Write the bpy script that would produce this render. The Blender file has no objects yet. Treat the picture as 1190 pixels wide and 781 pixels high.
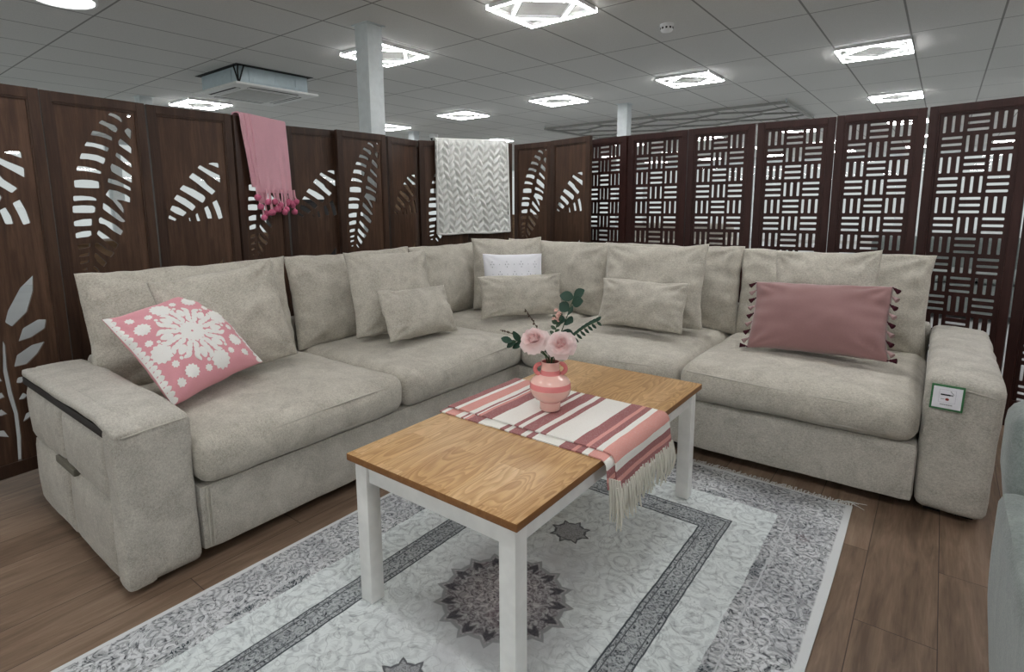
import bpy, bmesh, math, random
from mathutils import Vector, Matrix, noise
random.seed(7)
PI = math.pi
SC = bpy.context.scene
COL = SC.collection

# ------------------------------------------------------------------ materials
class NT:
    """small node-tree writer"""
    def __init__(s, name, rough=.8, spec=.3):
        s.m = bpy.data.materials.new(name); s.m.use_nodes = True
        s.t = s.m.node_tree; s.b = s.t.nodes['Principled BSDF']
        s.b.inputs['Roughness'].default_value = rough
        s.b.inputs['Specular IOR Level'].default_value = spec
        tc = s.t.nodes.new('ShaderNodeTexCoord'); s.obj = tc.outputs['Object']
    def n(s, typ, **kw):
        nd = s.t.nodes.new('ShaderNode' + typ)
        for k, v in kw.items(): setattr(nd, k, v)
        return nd
    def put(s, sock, v):
        if isinstance(v, bpy.types.NodeSocket): s.t.links.new(v, sock)
        elif isinstance(v, (tuple, list)) and len(v) == 3 and sock.type == 'RGBA': sock.default_value = (*v, 1)
        else: sock.default_value = v
    def math(s, op, a, b=None, c=None):
        nd = s.n('Math', operation=op); s.put(nd.inputs[0], a)
        if b is not None: s.put(nd.inputs[1], b)
        if c is not None: s.put(nd.inputs[2], c)
        return nd.outputs[0]
    def xyz(s, v=None):
        nd = s.n('SeparateXYZ'); s.put(nd.inputs[0], v or s.obj); return nd.outputs
    def vec(s, x, y, z=0.):
        nd = s.n('CombineXYZ')
        for i, q in enumerate((x, y, z)): s.put(nd.inputs[i], q)
        return nd.outputs[0]
    def map(s, scale=(1, 1, 1), rot=(0, 0, 0), v=None, loc=(0, 0, 0)):
        nd = s.n('Mapping'); s.put(nd.inputs[0], v or s.obj)
        nd.inputs['Scale'].default_value = scale; nd.inputs['Rotation'].default_value = rot; nd.inputs['Location'].default_value = loc
        return nd.outputs[0]
    def noise(s, scale, v=None, detail=3., rough=.55, dist=0., out=0):
        nd = s.n('TexNoise'); s.put(nd.inputs['Vector'], v or s.obj)
        nd.inputs['Scale'].default_value = scale; nd.inputs['Detail'].default_value = detail
        nd.inputs['Roughness'].default_value = rough; nd.inputs['Distortion'].default_value = dist
        return nd.outputs[out]
    def voro(s, scale, v=None, feature='F1', out='Distance', rnd=1.):
        nd = s.n('TexVoronoi', feature=feature); s.put(nd.inputs['Vector'], v or s.obj)
        nd.inputs['Scale'].default_value = scale; nd.inputs['Randomness'].default_value = rnd
        return nd.outputs[out]
    def wave(s, scale, v=None, dist=0., detail=2., typ='BANDS', direction='X'):
        nd = s.n('TexWave', wave_type=typ)
        if typ == 'BANDS': nd.bands_direction = direction
        s.put(nd.inputs['Vector'], v or s.obj)
        nd.inputs['Scale'].default_value = scale; nd.inputs['Distortion'].default_value = dist; nd.inputs['Detail'].default_value = detail
        return nd.outputs['Fac']
    def ramp(s, f, stops, const=False):
        nd = s.n('ValToRGB'); s.put(nd.inputs[0], f); cr = nd.color_ramp
        if const: cr.interpolation = 'CONSTANT'
        while len(cr.elements) < len(stops): cr.elements.new(.5)
        for e, (p, c) in zip(cr.elements, stops): e.position = p; e.color = (*c, 1) if not isinstance(c, float) else (c, c, c, 1)
        return nd.outputs[0]
    def mix(s, f, a, b, mode='MIX'):
        nd = s.n('Mix', data_type='RGBA', blend_type=mode); s.put(nd.inputs[0], f)
        s.put(nd.inputs[6], a); s.put(nd.inputs[7], b); return nd.outputs[2]
    def step(s, v, a, b):
        nd = s.n('MapRange', interpolation_type='SMOOTHSTEP'); s.put(nd.inputs[0], v)
        nd.inputs[1].default_value = a; nd.inputs[2].default_value = b; return nd.outputs[0]
    def col(s, c): s.put(s.b.inputs['Base Color'], c); return s
    def bump(s, h, strength=.3, dist=.01):
        nd = s.n('Bump'); s.put(nd.inputs['Height'], h); nd.inputs['Strength'].default_value = strength; nd.inputs['Distance'].default_value = dist
        s.t.links.new(nd.outputs[0], s.b.inputs['Normal']); return s
    def done(s): return s.m

M = {}
def plain(name, c, rough=.6, spec=.3, metal=0.):
    k = NT(name, rough, spec); k.col(k.mix(k.step(k.noise(18., detail=2.), .3, .7), tuple(v * .96 for v in c), tuple(min(1, v * 1.04) for v in c)))
    k.b.inputs['Metallic'].default_value = metal
    M[name] = k.done(); return M[name]
def glow(name, c, strength):
    k = NT(name, .4); k.col(c); k.b.inputs['Emission Color'].default_value = (*c, 1); k.b.inputs['Emission Strength'].default_value = strength
    M[name] = k.done()
def chenille(name, lo, hi, fine=1.):
    k = NT(name, .92, .15)
    big = k.noise(9., detail=4., rough=.65, dist=.8)
    mid = k.noise(95., k.map((1, 1.5, 1.5)), detail=4., rough=.8)
    thr = k.noise(260., k.map((1, 1.6, 1)), detail=2.)
    f = k.math('ADD', k.math('MULTIPLY', big, .30), k.math('ADD', k.math('MULTIPLY', mid, .46), k.math('MULTIPLY', thr, .32)))
    k.col(k.ramp(f, [(.42, lo), (.54, tuple((a + b) / 2 for a, b in zip(lo, hi))), (.66, hi)]))
    k.b.inputs['Sheen Weight'].default_value = .25; k.b.inputs['Sheen Roughness'].default_value = .5
    k.bump(k.math('ADD', thr, k.math('MULTIPLY', mid, .6)), .28 * fine, .003)
    M[name] = k.done()

TUBE = 33.
chenille('sofa_fabric', (.325, .305, .265), (.615, .588, .525))
chenille('sofa_fabric_cushion', (.335, .31, .262), (.64, .608, .532))
chenille('armchair_fabric', (.155, .182, .174), (.27, .305, .292))
plain('sofa_piping', (.50, .475, .42), .9, .1)
plain('armchair_seam', (.10, .12, .115), .9, .1)
plain('black_plastic', (.012, .012, .013), .45)
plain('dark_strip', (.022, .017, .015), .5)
plain('pocket_lining', (.16, .15, .12), .8)
plain('white_paint', (.83, .83, .81), .42, .35)
plain('column_paint', (.66, .71, .72), .5, .3)
plain('metal_silver', (.54, .64, .68), .42, .5, .1)
plain('fascia_white', (.80, .81, .79), .5)
plain('grille_grey', (.60, .61, .585), .7)
plain('slot_dark', (.02, .02, .02), .7)
plain('plastic_white', (.90, .91, .91), .4)
plain('wall_paint', (.72, .72, .70), .8, .2)
plain('wall_paint_cool', (.70, .72, .72), .8, .2)
plain('skirting_paint', (.55, .55, .53), .5)
plain('fringe_cream', (.70, .68, .60), .95, .05)
plain('rug_fringe', (.66, .66, .64), .95, .05)
plain('black_unit', (.012, .012, .013), .5)
plain('stem_green', (.055, .10, .045), .7)
plain('leaf_dark', (.018, .055, .035), .55, .35)
plain('leaf_mid', (.05, .085, .05), .6, .3)
plain('twig_brown', (.09, .06, .045), .8)
plain('bud_pink', (.66, .40, .34), .8)
plain('pompom_pink', (.62, .16, .27), .95, .05)
plain('tassel_plum', (.055, .014, .022), .95, .05)
plain('tassel_mauve', (.40, .27, .27), .95, .05)
plain('hinge_metal', (.25, .22, .18), .4, .5, .6)
plain('card_white', (.88, .88, .93), .6)
plain('card_green', (.05, .19, .075), .6)
plain('card_line', (.48, .48, .54), .6)
plain('ink_black', (.012, .012, .02), .6)
plain('ink_red', (.30, .03, .02), .6)
plain('ink_grey', (.25, .26, .28), .6)
plain('lattice_bar', (.33, .33, .31), .6)
glow('tube_glow', (1., 1., 1.), TUBE)
glow('disc_glow', (1., .99, .96), 5.)

def glass_mat():
    k = NT('window_glass'); a = k.n('BsdfTransparent'); b = k.n('BsdfGlossy'); mx = k.n('MixShader'); b.inputs['Roughness'].default_value = .02
    mx.inputs[0].default_value = .06; k.t.links.new(a.outputs[0], mx.inputs[1]); k.t.links.new(b.outputs[0], mx.inputs[2])
    k.t.links.new(mx.outputs[0], k.t.nodes['Material Output'].inputs[0]); M['window_glass'] = k.done()
glass_mat()
def wood(name, dark, mid, light, axis='Z', rough=.5, gs=1.):
    k = NT(name, rough, .3)
    sc = {'Z': (16, 16, 1.1), 'Y': (16, 1.1, 16), 'X': (1.1, 16, 16)}[axis]
    sc = tuple(v * gs for v in sc)
    g = k.noise(2.2, k.map(sc), detail=6., rough=.65, dist=.5)
    h = k.noise(9., k.map(sc), detail=3., rough=.6)
    b = k.noise(.9, k.map(tuple(v * .25 for v in sc)), detail=2.)
    f = k.math('ADD', k.math('MULTIPLY', g, .55), k.math('ADD', k.math('MULTIPLY', h, .2), k.math('MULTIPLY', b, .25)))
    k.col(k.ramp(f, [(.33, dark), (.5, mid), (.66, light)])); k.bump(h, .12, .002)
    M[name] = k.done()
wood('screen_wood', (.030, .0155, .010), (.066, .0345, .0215), (.125, .070, .044), 'Z', .45)
wood('screen_frame_wood', (.025, .0125, .0085), (.045, .0235, .0155), (.076, .042, .027), 'Z', .42)
wood('lattice_wood', (.020, .0068, .0056), (.030, .0105, .0086), (.045, .0165, .0135), 'Z', .42)
wood('cabinet_wood', (.08, .045, .022), (.14, .085, .045), (.20, .13, .075), 'X', .5)

def oak_top():
    k = NT('oak_top', .38, .4)
    x, y, z = k.xyz()
    br = k.n('TexBrick'); br.offset = .5; br.offset_frequency = 2; br.squash = 1.
    k.put(br.inputs['Vector'], k.vec(y, x, 0.))
    br.inputs['Scale'].default_value = 1.; br.inputs['Brick Width'].default_value = .46; br.inputs['Row Height'].default_value = .0985
    br.inputs['Mortar Size'].default_value = .0005; br.inputs['Bias'].default_value = 0.
    br.inputs['Color1'].default_value = (0, 0, 0, 1); br.inputs['Color2'].default_value = (1, 1, 1, 1); br.inputs['Mortar'].default_value = (.45, .45, .45, 1)
    st = k.n('RGBToBW'); k.put(st.inputs[0], br.outputs[0]); st = st.outputs[0]
    sh = k.math('MULTIPLY', st, 7.3)
    gv = k.vec(k.math('ADD', k.math('MULTIPLY', x, 9.), sh), k.math('ADD', k.math('MULTIPLY', y, 1.5), sh), sh)
    g = k.noise(1.3, gv, detail=2., rough=.45, dist=.5)
    rings = k.math('FRACT', k.math('MULTIPLY', g, 15.))
    ringm = k.math('MULTIPLY', k.step(rings, .02, .75), k.math('SUBTRACT', 1., k.step(rings, .92, 1.)))
    streak = k.noise(1., k.map((60, 2.2, 1)), detail=3., rough=.6)
    fine = k.noise(1., k.map((230, 9, 1)), detail=3., rough=.7)
    lo = k.ramp(st, [(0., (.38, .205, .075)), (.5, (.46, .265, .11)), (1., (.54, .335, .155))])
    hi = k.ramp(st, [(0., (.56, .345, .15)), (.5, (.64, .41, .195)), (1., (.71, .485, .26))])
    c = k.mix(k.math('MULTIPLY', ringm, .85), lo, hi)
    c = k.mix(k.step(fine, .52, .75), c, k.mix(.5, c, (.16, .07, .02)))
    c = k.mix(k.math('MULTIPLY', k.step(streak, .45, .72), .35), c, (.30, .145, .05))
    k.col(c); k.bump(fine, .08, .001)
    M['oak_top'] = k.done()
oak_top()
wood('oak_edge', (.17, .07, .022), (.24, .105, .035), (.32, .15, .055), 'Y', .45)

def floor_mat():
    k = NT('floor_planks', .42, .35)
    x, y, z = k.xyz()
    br = k.n('TexBrick'); br.offset = .37; br.offset_frequency = 3
    k.put(br.inputs['Vector'], k.vec(y, k.math('ADD', x, .115), 0.))
    br.inputs['Scale'].default_value = 1.; br.inputs['Brick Width'].default_value = 1.25; br.inputs['Row Height'].default_value = .215
    br.inputs['Mortar Size'].default_value = .0016; br.inputs['Mortar Smooth'].default_value = .2
    br.inputs['Color1'].default_value = (0, 0, 0, 1); br.inputs['Color2'].default_value = (1, 1, 1, 1); br.inputs['Mortar'].default_value = (.5, .5, .5, 1)
    st = k.n('RGBToBW'); k.put(st.inputs[0], br.outputs[0]); st = st.outputs[0]; sh = k.math('MULTIPLY', st, 11.)
    gv = k.vec(k.math('ADD', k.math('MULTIPLY', x, 11.), sh), k.math('ADD', k.math('MULTIPLY', y, 1.3), sh), 0.)
    g = k.noise(1.7, gv, detail=5., rough=.6, dist=1.2)
    f = k.noise(1., k.map((150, 7, 1)), detail=3.)
    v = k.math('ADD', k.math('MULTIPLY', g, .6), k.math('ADD', k.math('MULTIPLY', f, .22), k.math('MULTIPLY', st, .13)))
    c = k.ramp(v, [(.30, (.11, .070, .045)), (.46, (.195, .130, .088)), (.64, (.285, .205, .145))])
    c = k.mix(br.outputs['Fac'], c, (.05, .03, .02))
    k.col(c); k.bump(k.math('SUBTRACT', f, k.math('MULTIPLY', br.outputs['Fac'], 2.)), .15, .002)
    M['floor_planks'] = k.done()
floor_mat()

def carpet():
    k = NT('showroom_carpet', .95, .05); f = k.noise(90., detail=3.); g = k.noise(1.2, detail=2.)
    k.col(k.mix(k.math('ADD', k.math('MULTIPLY', f, .6), k.math('MULTIPLY', g, .4)), (.36, .37, .375), (.56, .57, .575))); k.bump(f, .3, .004); M['showroom_carpet'] = k.done()
carpet()
def ceiling_mat():
    k = NT('ceiling_tiles', .9, .1)
    x, y, z = k.xyz()
    fx = k.math('ABSOLUTE', k.math('SUBTRACT', k.math('FRACT', k.math('DIVIDE', k.math('ADD', x, 60.96), .6)), .5))
    fy = k.math('ABSOLUTE', k.math('SUBTRACT', k.math('FRACT', k.math('DIVIDE', k.math('ADD', y, 115.9), 1.2)), .5))
    line = k.math('MAXIMUM', k.step(fx, .485, .490), k.step(fy, .4925, .495))
    sp = k.noise(160., detail=2.)
    big = k.noise(.9, detail=1.)
    base = k.mix(k.step(sp, .35, .7), (.66, .66, .635), (.73, .73, .705))
    base = k.mix(k.math('MULTIPLY', big, .25), base, (.76, .76, .735))
    k.col(k.mix(line, base, (.29, .29, .275))); k.bump(sp, .2, .003)
    M['ceiling_tiles'] = k.done()
ceiling_mat()

def rug_mat():
    k = NT('rug_pile', .95, .05)
    x, y, z = k.xyz()
    hx, hy = .865, 1.425
    wob = k.math('MULTIPLY', k.math('SUBTRACT', k.noise(14., detail=1.), .5), .006)
    dx = k.math('SUBTRACT', hx, k.math('ABSOLUTE', x)); dy = k.math('MULTIPLY', k.math('SUBTRACT', hy, k.math('ABSOLUTE', y)), .82)
    d = k.math('ADD', k.math('MINIMUM', dx, dy), wob)
    # motifs: curling vine lines and small blossoms
    def vines(scale, freq, w0, w1, dist=1.5):
        g = k.noise(scale, detail=1.5, rough=.5, dist=dist)
        return k.math('SUBTRACT', 1., k.step(k.math('ABSOLUTE', k.math('SINE', k.math('MULTIPLY', g, freq))), w0, w1))
    def blossom(scale, r0, r1):
        wv = k.n('VectorMath', operation='ADD'); k.put(wv.inputs[0], k.obj)
        nz = k.n('TexNoise'); k.put(nz.inputs['Vector'], k.obj); nz.inputs['Scale'].default_value = scale * 1.3
        sc = k.n('VectorMath', operation='SCALE'); k.put(sc.inputs[0], nz.outputs['Color']); sc.inputs['Scale'].default_value = .35 / scale
        k.put(wv.inputs[1], sc.outputs[0])
        f = k.voro(scale, wv.outputs[0])
        rr = k.math('ABSOLUTE', k.math('SUBTRACT', k.math('FRACT', k.math('MULTIPLY', f, 3.)), .5))
        return k.step(rr, r0, r1)
    patch = k.step(k.noise(2.6, detail=3., rough=.6), .38, .62)
    v_big = vines(9., 20., .10, .42); v_mid = vines(17., 20., .14, .55); v_sm = vines(30., 20., .2, .7)
    b_big = blossom(11., .18, .42); b_sm = blossom(27., .15, .4)
    light_hi = (.74, .79, .79); light_lo = (.36, .395, .41)
    # field and light bands
    ff = k.math('MULTIPLY', k.math('ADD', k.math('MULTIPLY', v_big, .5), k.math('ADD', k.math('MULTIPLY', b_big, .40), k.math('MULTIPLY', v_mid, .30))), .85)
    band_l = k.mix(ff, light_hi, light_lo)
    r0 = k.math('SQRT', k.math('ADD', k.math('MULTIPLY', x, x), k.math('MULTIPLY', k.math('MULTIPLY', y, y), .45)))
    haze = k.math('MULTIPLY', k.math('SUBTRACT', 1., k.step(r0, .12, .42)), k.math('ADD', .25, k.math('MULTIPLY', patch, .75)))
    field = k.mix(k.math('MULTIPLY', haze, .75), k.mix(ff, (.73, .78, .78), light_lo), k.mix(k.math('MULTIPLY', ff, .7), (.36, .36, .39), (.56, .57, .59)))
    # dark guard band
    dk = k.math('ADD', k.math('MULTIPLY', v_sm, .55), k.math('MULTIPLY', b_sm, .45))
    band_d = k.mix(dk, k.mix(patch, (.46, .485, .50), (.35, .37, .385)), (.035, .042, .05))
    band_d = k.mix(k.math('MULTIPLY', v_mid, .45), band_d, (.52, .56, .57))
    # outer border
    b_md = blossom(19., .15, .38)
    ob = k.math('ADD', k.math('MULTIPLY', v_mid, .50), k.math('ADD', k.math('MULTIPLY', b_md, .40), k.math('MULTIPLY', v_sm, .18)))
    side = k.step(x, -.2, .2)
    border = k.mix(k.math('MULTIPLY', ob, .95), k.mix(patch, (.68, .70, .715), (.50, .515, .535)), (.045, .05, .06))
    border = k.mix(k.math('MULTIPLY', k.math('MULTIPLY', v_big, patch), .35), border, (.26, .235, .25))
    plum = k.step(k.noise(4.5, detail=2.), .62, .72)
    border = k.mix(k.math('MULTIPLY', k.math('MULTIPLY', plum, b_sm), .5), border, (.12, .05, .06))
    def between(a, b, e=.002): return k.math('MULTIPLY', k.step(d, a - e, a + e), k.math('SUBTRACT', 1., k.step(d, b - e, b + e)))
    c = field
    c = k.mix(between(.385, .480), c, band_d)
    c = k.mix(between(.400, .404, .001), c, (.10, .11, .12)); c = k.mix(between(.461, .465, .001), c, (.10, .11, .12))
    c = k.mix(between(.478, .484, .0015), c, (.06, .07, .08)); c = k.mix(between(.381, .387, .0015), c, (.06, .07, .08))
    c = k.mix(between(.240, .382), c, band_l)
    edge_w = k.math('ADD', d, k.math('MULTIPLY', k.math('SUBTRACT', k.noise(9., detail=2.), .5), .02))
    mask_b = k.math('SUBTRACT', 1., k.step(edge_w, .238, .242))
    c = k.mix(mask_b, c, border)
    c = k.mix(between(.196, .201, .001), c, (.50, .52, .54))
    dkp = k.math('MULTIPLY', between(.205, .240, .003), k.step(k.noise(8., detail=2.), .52, .6))
    c = k.mix(k.math('MULTIPLY', dkp, k.math('ADD', .3, v_sm)), c, (.05, .065, .075))
    c = k.mix(k.math('SUBTRACT', 1., k.step(d, .018, .026)), c, (.66, .68, .685))
    # star medallion with two small ones on the long axis
    def star(cx, cy, r, amp, n, core):
        px = k.math('SUBTRACT', x, cx); py = k.math('SUBTRACT', y, cy)
        ang = k.math('ARCTAN2', py, px); rad = k.math('SQRT', k.math('ADD', k.math('MULTIPLY', px, px), k.math('MULTIPLY', py, py)))
        tri = k.math('ABSOLUTE', k.math('SUBTRACT', k.math('FRACT', k.math('MULTIPLY', ang, n / (2 * PI))), .5))
        tri2 = k.math('ABSOLUTE', k.math('SUBTRACT', k.math('FRACT', k.math('MULTIPLY', ang, n * 2 / (2 * PI))), .5))
        edge = k.math('ADD', r, k.math('ADD', k.math('MULTIPLY', tri, amp * 2), k.math('MULTIPLY', tri2, amp)))
        return k.math('SUBTRACT', 1., k.step(k.math('SUBTRACT', rad, edge), -.004, .002)), k.math('DIVIDE', rad, edge), ang, tri
    s, q, ang, tri = star(-.005, -.01, .200, .030, 16, 0)
    spokes = k.math('ABSOLUTE', k.math('SINE', k.math('ADD', k.math('MULTIPLY', ang, 8.), k.math('MULTIPLY', k.math('SINE', k.math('MULTIPLY', q, 14.)), 1.2))))
    rings = k.math('ABSOLUTE', k.math('SINE', k.math('MULTIPLY', q, 17.)))
    fig = k.math('MULTIPLY', k.math('ADD', spokes, rings), .5)
    fig = k.math('ADD', k.math('MULTIPLY', k.step(fig, .45, .6), .35), k.math('ADD', k.math('MULTIPLY', v_sm, .30), k.math('MULTIPLY', b_sm, .3)))
    med = k.mix(fig, k.mix(k.step(q, .3, .9), (.60, .58, .595), (.46, .46, .47)), (.085, .07, .085))
    med = k.mix(k.math('MULTIPLY', plum, .35), med, (.17, .06, .085))
    med = k.mix(k.step(q, .9, .96), med, (.29, .30, .31))
    tip = k.math('MULTIPLY', k.math('MULTIPLY', k.step(q, .70, .76), k.math('SUBTRACT', 1., k.step(q, .86, .92))), k.step(tri, .20, .32))
    med = k.mix(k.math('MULTIPLY', tip, .8), med, (.05, .05, .06))
    c = k.mix(s, c, med)
    for cy in (.47, -.47):
        s, q, ang, tri = star(-.02, cy, .055, .022, 8, 0)
        c = k.mix(s, c, k.mix(k.math('ADD', k.math('MULTIPLY', v_sm, .6), k.step(q, .8, .9)), (.33, .34, .35), (.11, .115, .125)))
    k.col(c); k.bump(k.noise(400., detail=1.), .25, .003)
    M['rug_pile'] = k.done()
rug_mat()

def runner_mat():
    # stripes run across the cloth; object x is the length along the cloth
    k = NT('runner_cloth', .95, .05)
    x, y, z = k.xyz()
    W, P, R = (.88, .87, .82), (.70, .34, .30), (.36, .155, .155)
    st = [(0., R), (.03, W), (.048, P), (.102, W), (.130, R), (.142, W), (.152, P), (.165, R), (.215, W), (.318, R), (.338, W), (.358, R), (.408, W), (.432, R), (.456, W), (.565, R), (.610, P), (.626, R), (.650, W), (.672, P), (.730, W), (.755, R), (.778, P), (.795, R), (.822, W)]
    at_ = k.n('Attribute'); at_.attribute_name = 'along'
    t = k.math('ADD', at_.outputs['Fac'], k.math('MULTIPLY', k.math('SUBTRACT', k.noise(9., detail=2.), .5), .005))
    c = k.ramp(t, st[:25], True)
    sp = k.noise(260., detail=2.); sp2 = k.wave(160., direction='Y', dist=.5)
    c = k.mix(k.math('MULTIPLY', k.step(sp, .5, .7), .28), c, (.70, .62, .60))
    k.col(c); k.bump(k.math('ADD', sp, sp2), .2, .002); M['runner_cloth'] = k.done()
runner_mat()

def fabric(name, c, var=.12, scale=240., bump=.3, rough=.95, sheen=.2):
    k = NT(name, rough, .1); f = k.noise(scale, detail=3.); g = k.noise(9., detail=3.)
    k.col(k.mix(k.math('ADD', k.math('MULTIPLY', f, .6), k.math('MULTIPLY', g, .4)), tuple(v * (1 - var) for v in c), tuple(min(1, v * (1 + var)) for v in c)))
    k.b.inputs['Sheen Weight'].default_value = sheen
    k.bump(f, bump, .003); M[name] = k.done()
fabric('pink_linen', (.72, .335, .375), .08)
fabric('white_linen', (.84, .83, .80), .05)
fabric('white_cotton', (.88, .89, .94), .03)
fabric('mauve_velvet', (.30, .165, .160), .12, 120., .08, .75, .6)
fabric('throw_pink', (.76, .42, .49), .16, 170., .6)
fabric('throw_cream', (.80, .81, .785), .06, 200., .4)
plain('pillow_dot', (.36, .37, .42), .9)
plain('vase_blush', (.88, .55, .48), .12, .5)
plain('vase_coral', (.78, .25, .25), .12, .5)
plain('vase_inside', (.40, .10, .09), .4)
def petal_mat():
    k = NT('petal', .75, .15); f = k.noise(30., detail=2.); at = k.n('Attribute'); at.attribute_name = 'rim'
    v = k.math('ADD', k.math('MULTIPLY', at.outputs['Fac'], .85), k.math('MULTIPLY', f, .25))
    c = k.ramp(v, [(.12, (.93, .44, .45)), (.45, (.96, .64, .63)), (.9, (.98, .86, .85))]); k.col(c)
    tr = k.n('BsdfTranslucent'); k.put(tr.inputs['Color'], c); mx = k.n('MixShader'); mx.inputs[0].default_value = .48
    k.t.links.new(k.b.outputs[0], mx.inputs[1]); k.t.links.new(tr.outputs[0], mx.inputs[2]); k.t.links.new(mx.outputs[0], k.t.nodes['Material Output'].inputs[0])
    M['petal'] = k.done()
petal_mat()
# ------------------------------------------------------------------ mesh helpers
class MB:
    def __init__(s): s.v = []; s.f = []; s.mi = []
    def add(s, vs, fs, mi=0, mat=None):
        o = len(s.v); s.v += [tuple(mat @ Vector(p)) if mat else tuple(p) for p in vs]
        s.f += [tuple(o + i for i in q) for q in fs]; s.mi += [mi] * len(fs); return s
    def box(s, a, b, mi=0, mat=None, bev=0.):
        x0, y0, z0 = a; x1, y1, z1 = b
        if bev <= 0:
            vs = [(x0, y0, z0), (x1, y0, z0), (x1, y1, z0), (x0, y1, z0), (x0, y0, z1), (x1, y0, z1), (x1, y1, z1), (x0, y1, z1)]
            return s.add(vs, [(0, 3, 2, 1), (4, 5, 6, 7), (0, 1, 5, 4), (1, 2, 6, 5), (2, 3, 7, 6), (3, 0, 4, 7)], mi, mat)
        bm = bmesh.new(); bmesh.ops.create_cube(bm, size=1.)
        for v in bm.verts: v.co = Vector(((x0 + x1) / 2 + v.co.x * (x1 - x0), (y0 + y1) / 2 + v.co.y * (y1 - y0), (z0 + z1) / 2 + v.co.z * (z1 - z0)))
        bmesh.ops.bevel(bm, geom=bm.edges[:], offset=bev, segments=2, affect='EDGES', profile=.6)
        s.bm(bm, mi, mat); return s
    def bm(s, bm, mi=0, mat=None):
        bm.verts.index_update(); s.add([v.co.copy() for v in bm.verts], [[v.index for v in f.verts] for f in bm.faces], mi, mat); bm.free(); return s
    def tube(s, pts, rad, n=8, mi=0, cap=True):
        pts = [Vector(p) for p in pts]; rs = rad if isinstance(rad, (list, tuple)) else [rad] * len(pts)
        vs = []; fs = []; ref = None
        for i, p in enumerate(pts):
            t = (pts[min(i + 1, len(pts) - 1)] - pts[max(i - 1, 0)]).normalized()
            if ref is None: ref = t.orthogonal().normalized()
            ref = (ref - t * ref.dot(t)).normalized(); w = t.cross(ref)
            vs += [p + (ref * math.cos(2 * PI * j / n) + w * math.sin(2 * PI * j / n)) * rs[i] for j in range(n)]
        for i in range(len(pts) - 1):
            fs += [(i * n + j, i * n + (j + 1) % n, (i + 1) * n + (j + 1) % n, (i + 1) * n + j) for j in range(n)]
        if cap: fs += [tuple(range(n - 1, -1, -1)), tuple((len(pts) - 1) * n + j for j in range(n))]
        return s.add(vs, fs, mi)
    def lathe(s, prof, n=32, mi=0, c=(0, 0, 0), mfun=None):
        k = len(prof); vs = []
        for r, z in prof: vs += [(c[0] + r * math.cos(2 * PI * j / n), c[1] + r * math.sin(2 * PI * j / n), c[2] + z) for j in range(n)]
        o = len(s.v); s.v += vs
        for i in range(k - 1):
            for j in range(n):
                s.f.append((o + i * n + j, o + i * n + (j + 1) % n, o + (i + 1) * n + (j + 1) % n, o + (i + 1) * n + j)); s.mi.append(mfun(i) if mfun else mi)
        return s
    def ball(s, c, r, mi=0, sub=2, sq=(1, 1, 1), jit=0.):
        bm = bmesh.new(); bmesh.ops.create_icosphere(bm, subdivisions=sub, radius=1.)
        for v in bm.verts:
            k = r * (1 + jit * (random.random() - .5)); v.co = Vector((c[0] + v.co.x * k * sq[0], c[1] + v.co.y * k * sq[1], c[2] + v.co.z * k * sq[2]))
        return s.bm(bm, mi)
    def build(s, name, mats, parent=None, smooth=True, loc=None, mat=None, angle=40):
        me = bpy.data.meshes.new(name); me.from_pydata(s.v, [], s.f); me.update()
        for m_ in (mats if isinstance(mats, (list, tuple)) else [mats]): me.materials.append(M[m_])
        me.polygons.foreach_set('material_index', s.mi)
        return link(name, me, parent, smooth, loc, mat, angle)
def link(name, me, parent=None, smooth=True, loc=None, mat=None, angle=40):
    if smooth:
        me.polygons.foreach_set('use_smooth', [True] * len(me.polygons))
        if angle: me.set_sharp_from_angle(angle=math.radians(angle))
    o = bpy.data.objects.new(name, me); COL.objects.link(o)
    if mat is not None: o.matrix_world = mat
    if loc is not None: o.location = loc
    if parent: o.parent = parent
    return o
def thing(name, label, cat, loc=(0, 0, 0), rz=0., group=None):
    o = bpy.data.objects.new(name, None); COL.objects.link(o); o.location = loc; o.rotation_euler = (0, 0, rz); o.empty_display_size = .1
    return tag(o, label, cat, group)
def tag(o, label, cat, group=None):
    o['label'] = label; o['category'] = cat
    if group: o['group'] = group
    return o
def structure(o, label=None):
    o['kind'] = 'structure'
    if label: o['label'] = label
    return o
def dup(o, parent=None):
    c = o.copy(); COL.objects.link(c)
    if parent: c.parent = parent
    for ch in list(o.children): dup(ch, c)
    return c
def nz(p, s, seed=0.): return noise.noise(Vector((p[0] * s + seed, p[1] * s - seed * .7, p[2] * s + seed * 1.3)))
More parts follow.
